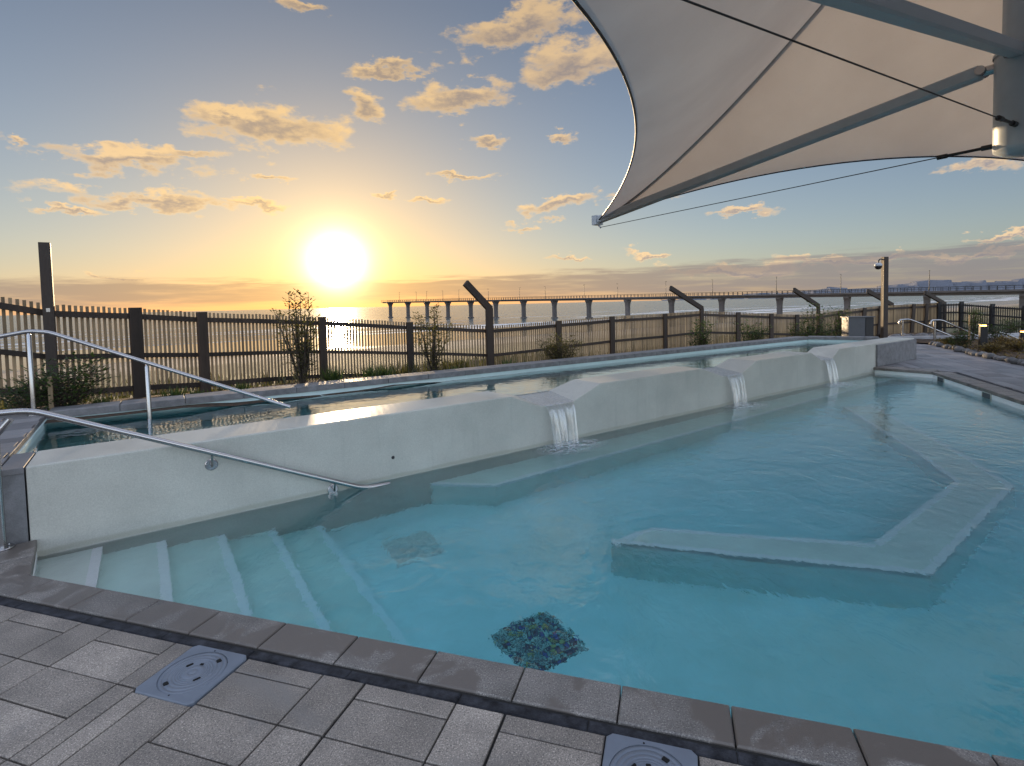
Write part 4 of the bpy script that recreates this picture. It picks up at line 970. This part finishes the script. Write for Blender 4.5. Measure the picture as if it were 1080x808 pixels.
# bark-bed ground cover
mb = MB()
for i in range(5000):
    q = r6.random(); a = r6.random(); j = int(a*4.999); f_ = a*4.999-j; j += 1; k0 = Vector(KERB[j]).lerp(Vector(KERB[min(j+1, 7)]), f_); k1 = Vector(outer_k[j]).lerp(Vector(outer_k[min(j+1, 7)]), f_); p = k0.lerp(k1, .02+.5*q)
    b_ = r6.uniform(0, 6.28); leaf(mb, (p.x, p.y, .035+.08*min(1, q*3)*(1-q)-.1*q), (math.cos(b_), math.sin(b_), r6.uniform(.1, .9)), r6.uniform(.06, .16), .02, r6.random())
tag(mb.build('ground_cover', M['dry_grass']), 'rusty brown ground cover and bark in the planting bed', 'ground cover', kind='stuff')
#@@WORLD

# ------------------------------------------------------------------ sky, clouds, sun
sd = ray(355, 276).normalized(); SEL = math.asin(sd.z); SAZ = math.atan2(sd.x, sd.y)
w = bpy.data.worlds.new('World'); sc.world = w; w.use_nodes = True; nt = w.node_tree; nt.nodes.clear(); t = NT(nt)
out = nt.nodes.new('ShaderNodeOutputWorld'); bg = nt.nodes.new('ShaderNodeBackground'); nt.links.new(bg.outputs[0], out.inputs[0])
sky = nt.nodes.new('ShaderNodeTexSky'); sky.sky_type = 'NISHITA'; sky.sun_disc = False; sky.sun_elevation = SEL; sky.sun_rotation = SAZ; sky.air_density = 1.0; sky.dust_density = 0.5; sky.ozone_density = 2.5
tc = nt.nodes.new('ShaderNodeTexCoord'); dirv = t.vm('NORMALIZE', tc.outputs['Generated'])
sep = t.n('ShaderNodeSeparateXYZ'); t.set(sep.inputs[0], dirv); Z = sep.outputs['Z']
SUNT = 1.0
base = t.mix(1.0, sky.outputs[0], c4((1.0, 1.0, 1.0)), 'MULTIPLY')
cosg = t.vm('DOT_PRODUCT', dirv, tuple(sd)); ang = t.math('ARCCOSINE', t.math('MINIMUM', cosg, .999999))
def gauss(a, wd): return t.math('EXPONENT', t.math('MULTIPLY', t.math('POWER', t.math('DIVIDE', a, wd), 2.0), -1.0))
def expo(a, wd): return t.math('EXPONENT', t.math('DIVIDE', a, -wd))
# clouds: lumps of cumulus at their bearings, broken up by noise
wn = t.noise(t.vm('MULTIPLY', dirv, (1, 1, 2.2)), 14, 6, .62, 0, 1)
warp = t.vm('SCALE', t.vm('SUBTRACT', wn, (.5, .5, .5)), scale=.085)
dw = t.vm('ADD', dirv, warp)
CL = [(290, 134, 70, 20, 0), (240, 122, 32, 13, 0), (125, 167, 92, 12, 0), (190, 160, 50, 7, 0), (150, 212, 95, 10, 0), (262, 213, 36, 5, 0), (285, 187, 32, 4, 0), (545, 28, 72, 15, -12), (600, 66, 62, 22, -8), (410, 72, 42, 8, -10), (385, 112, 22, 12, 30), (488, 104, 56, 13, -8), (518, 150, 26, 7, 0), (590, 215, 46, 7, -8), (447, 210, 22, 4, 0), (480, 185, 34, 4, 0), (400, 204, 12, 3, 0), (552, 240, 22, 4, 0), (14, 150, 12, 5, 0), (322, 3, 30, 7, 0), (592, 142, 14, 5, 0), (1035, 178, 44, 7, 0), (686, 269, 22, 3, 0), (600, 272, 26, 3, 0), (122, 290, 26, 4, 0), (75, 225, 30, 4, 0), (680, 205, 30, 4, 0), (780, 222, 30, 4, 0), (1010, 266, 70, 4, 0), (930, 274, 60, 5, 0), (860, 276, 38, 5, 0), (1060, 248, 34, 4, 0), (770, 287, 80, 6, 0)]
dens = None; lit = None
for (x, y, wd, hh, tl_) in CL:
    c = ray(x, y).normalized(); ex = Vector((c.y, -c.x, 0)).normalized(); ez = ex.cross(c); k = F/math.cos(math.atan(math.hypot(x-CX, y-CY)/F)); rt = R(tl_)
    ax = ex*math.cos(rt)-ez*math.sin(rt); az = ez*math.cos(rt)+ex*math.sin(rt)
    fo_ = F*math.sqrt(1+((x-CX)**2+(y-CY)**2)/F**2)/1.0; sx_, sz_ = wd/fo_*1.05, hh/fo_*1.2
    diff = t.vm('SUBTRACT', dw, tuple(c)); u_ = t.vm('DOT_PRODUCT', diff, tuple(ax/sx_)); v_ = t.vm('DOT_PRODUCT', diff, tuple(az/sz_)); dd_ = t.vm('DOT_PRODUCT', diff, tuple(c*3.0))
    cb_ = t.n('ShaderNodeCombineXYZ'); t.set(cb_.inputs[0], u_); t.set(cb_.inputs[1], v_); t.set(cb_.inputs[2], dd_)
    g_ = t.math('SUBTRACT', 1.0, t.vm('LENGTH', cb_.outputs[0])); hgt = t.math('MULTIPLY', v_, t.mr(g_, -.3, .2))
    dens = g_ if dens is None else t.math('MAXIMUM', dens, g_)
    lit = hgt if lit is None else t.math('ADD', lit, hgt)
fb = t.noise(t.vm('MULTIPLY', dirv, (1, 1, 2.2)), 17, 7, .52)
fb2 = t.noise(t.vm('MULTIPLY', dirv, (1, 1, 2.2)), 60, 6, .6)
dn = t.math('ADD', dens, t.math('MULTIPLY', t.math('SUBTRACT', fb, .5), 2.3)); dn = t.math('ADD', dn, t.math('MULTIPLY', t.math('SUBTRACT', fb2, .5), .7))
cm_ = t.mr(dn, -.10, .50, 0, 1, True)
# unseen cloud overhead and behind the viewer, added bright as fill light
hi = t.noise(t.vm('MULTIPLY', dirv, (1, 1, 1.6)), 4.5, 7, .6); fill_cloud = t.math('MULTIPLY', t.mr(hi, .44, .66, 0, 1, True), t.math('MAXIMUM', t.mr(Z, .50, .62), t.mr(sep.outputs['Y'], .3, -.1)))
# low bank along the horizon
ya = t.math('ARCTAN2', sep.outputs['X'], sep.outputs['Y']); bc = t.n('ShaderNodeCombineXYZ'); t.set(bc.inputs[0], t.math('MULTIPLY', ya, 3.0)); t.set(bc.inputs[1], t.math('MULTIPLY', Z, 42.0))
b1_ = t.noise(bc.outputs[0], 2.2, 7, .6, .3); topb = t.mr(ya, -.2, .75, .052, .075)
edge = t.math('ADD', t.math('SUBTRACT', topb, Z), t.math('MULTIPLY', t.math('SUBTRACT', b1_, .5), .05))
bank = t.math('MULTIPLY', t.mr(edge, -.004, .012, 0, 1, True), t.mr(t.math('ADD', Z, t.math('MULTIPLY', t.math('SUBTRACT', b1_, .5), .02)), .004, .020, .25, 1, True)); bank = t.math('MULTIPLY', bank, t.mr(b1_, .25, .55, .45, .95, True))
near = expo(ang, .42)
SKY_A, SKY_B = 1.0, 1.0
#@@SKYCOL
# colours below are radiances before the 0.1 world strength
S = 6.1
def rad(r, g, b, k=1.0): return (r*S*k, g*S*k, b*S*k, 1)
lum = t.vm('DOT_PRODUCT', base, (.3, .5, .2)); g3 = t.n('ShaderNodeCombineXYZ'); [t.set(g3.inputs[i], t.math('MULTIPLY', lum, k)) for i, k in enumerate((1.06, .90, 1.25))]; dsf = t.math('MULTIPLY', t.math('SUBTRACT', 1.0, expo(ang, .45)), .32); base = t.mix(dsf, base, g3.outputs[0]); base = t.mix(t.math('MULTIPLY', expo(ang, .45), .9), base, c4((1.08, .89, .67)), 'MULTIPLY'); col0 = t.vm('SCALE', base, scale=t.math('DIVIDE', .87, t.math('ADD', 1.0, t.math('DIVIDE', lum, 3.6))))
cshade = t.mix(near, rad(.185, .165, .17), rad(.28, .19, .10)); clight = t.mix(near, rad(.44, .32, .20), rad(.62, .39, .14))
under = t.mr(t.math('ADD', t.math('MULTIPLY', lit, 1.0), t.math('MULTIPLY', t.math('SUBTRACT', fb, .5), 2.2)), -.20, .60, 0, 1, True)
ccol = t.mix(t.math('MULTIPLY', t.mr(dn, .1, .8, 0, 1), t.math('SUBTRACT', 1.0, under)), clight, cshade)
c_ = t.mix(t.math('MULTIPLY', fill_cloud, .75), col0, rad(.42, .41, .42))
c_ = t.mix(t.math('MULTIPLY', cm_, .88), c_, ccol)
bcol = t.mix(expo(ang, .35), rad(.112, .112, .128), rad(.36, .20, .06))
c_ = t.mix(t.math('MULTIPLY', bank, .85), c_, bcol)
# aureole of the low sun
au = t.mix(1.0, t.mix(0.0, rad(1, .80, .38), rad(1, .8, .38)), c4((1, 1, 1)), 'MULTIPLY')
def addc(a, f, colr): 
    sc1 = t.vm('SCALE', colr[:3], scale=f); return t.vm('ADD', a, sc1)
c_ = addc(c_, expo(ang, .018), rad(7.5, 6.2, 4.2)); c_ = addc(c_, expo(ang, .08), rad(.36, .25, .11)); c_ = addc(c_, expo(ang, .22), rad(.05, .03, .008))
c_ = t.vm('SCALE', c_, scale=t.mr(Z, .10, .48, .97, .70))
unseen_fill = t.math('MAXIMUM', t.mr(Z, .52, .80, 0, 1, True), t.mr(sep.outputs['Y'], .25, -.25, 0, 1, True))  # sky out of view, above and behind, brightened to fill the foreground
c_ = t.vm('SCALE', c_, scale=t.mr(unseen_fill, 0, 1, 1.0, 3.7))
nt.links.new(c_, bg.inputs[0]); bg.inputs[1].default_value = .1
sun = bpy.data.lights.new('sun', 'SUN'); so_ = bpy.data.objects.new('sun', sun); col.objects.link(so_); sun.energy = 2.0; sun.angle = R(.8); sun.color = (1, .72, .42)
so_.rotation_euler = (-sd).to_track_quat('-Z', 'Y').to_euler(); so_.location = (0, 0, 30)

vs_ = sc.view_settings; vs_.view_transform = 'Standard'; vs_.look = 'None'; vs_.gamma = 1; vs_.exposure = 1.84; vs_.use_curve_mapping = False
cy = sc.cycles; cy.use_denoising = True; cy.max_bounces = 10; cy.diffuse_bounces = 4; cy.glossy_bounces = 4; cy.transmission_bounces = 8; cy.transparent_max_bounces = 16
cy.sample_clamp_indirect = 4.0; cy.caustics_refractive = True; cy.caustics_reflective = False; cy.blur_glossy = .3
try: cy.denoiser = 'OPENIMAGEDENOISE'
except Exception: pass
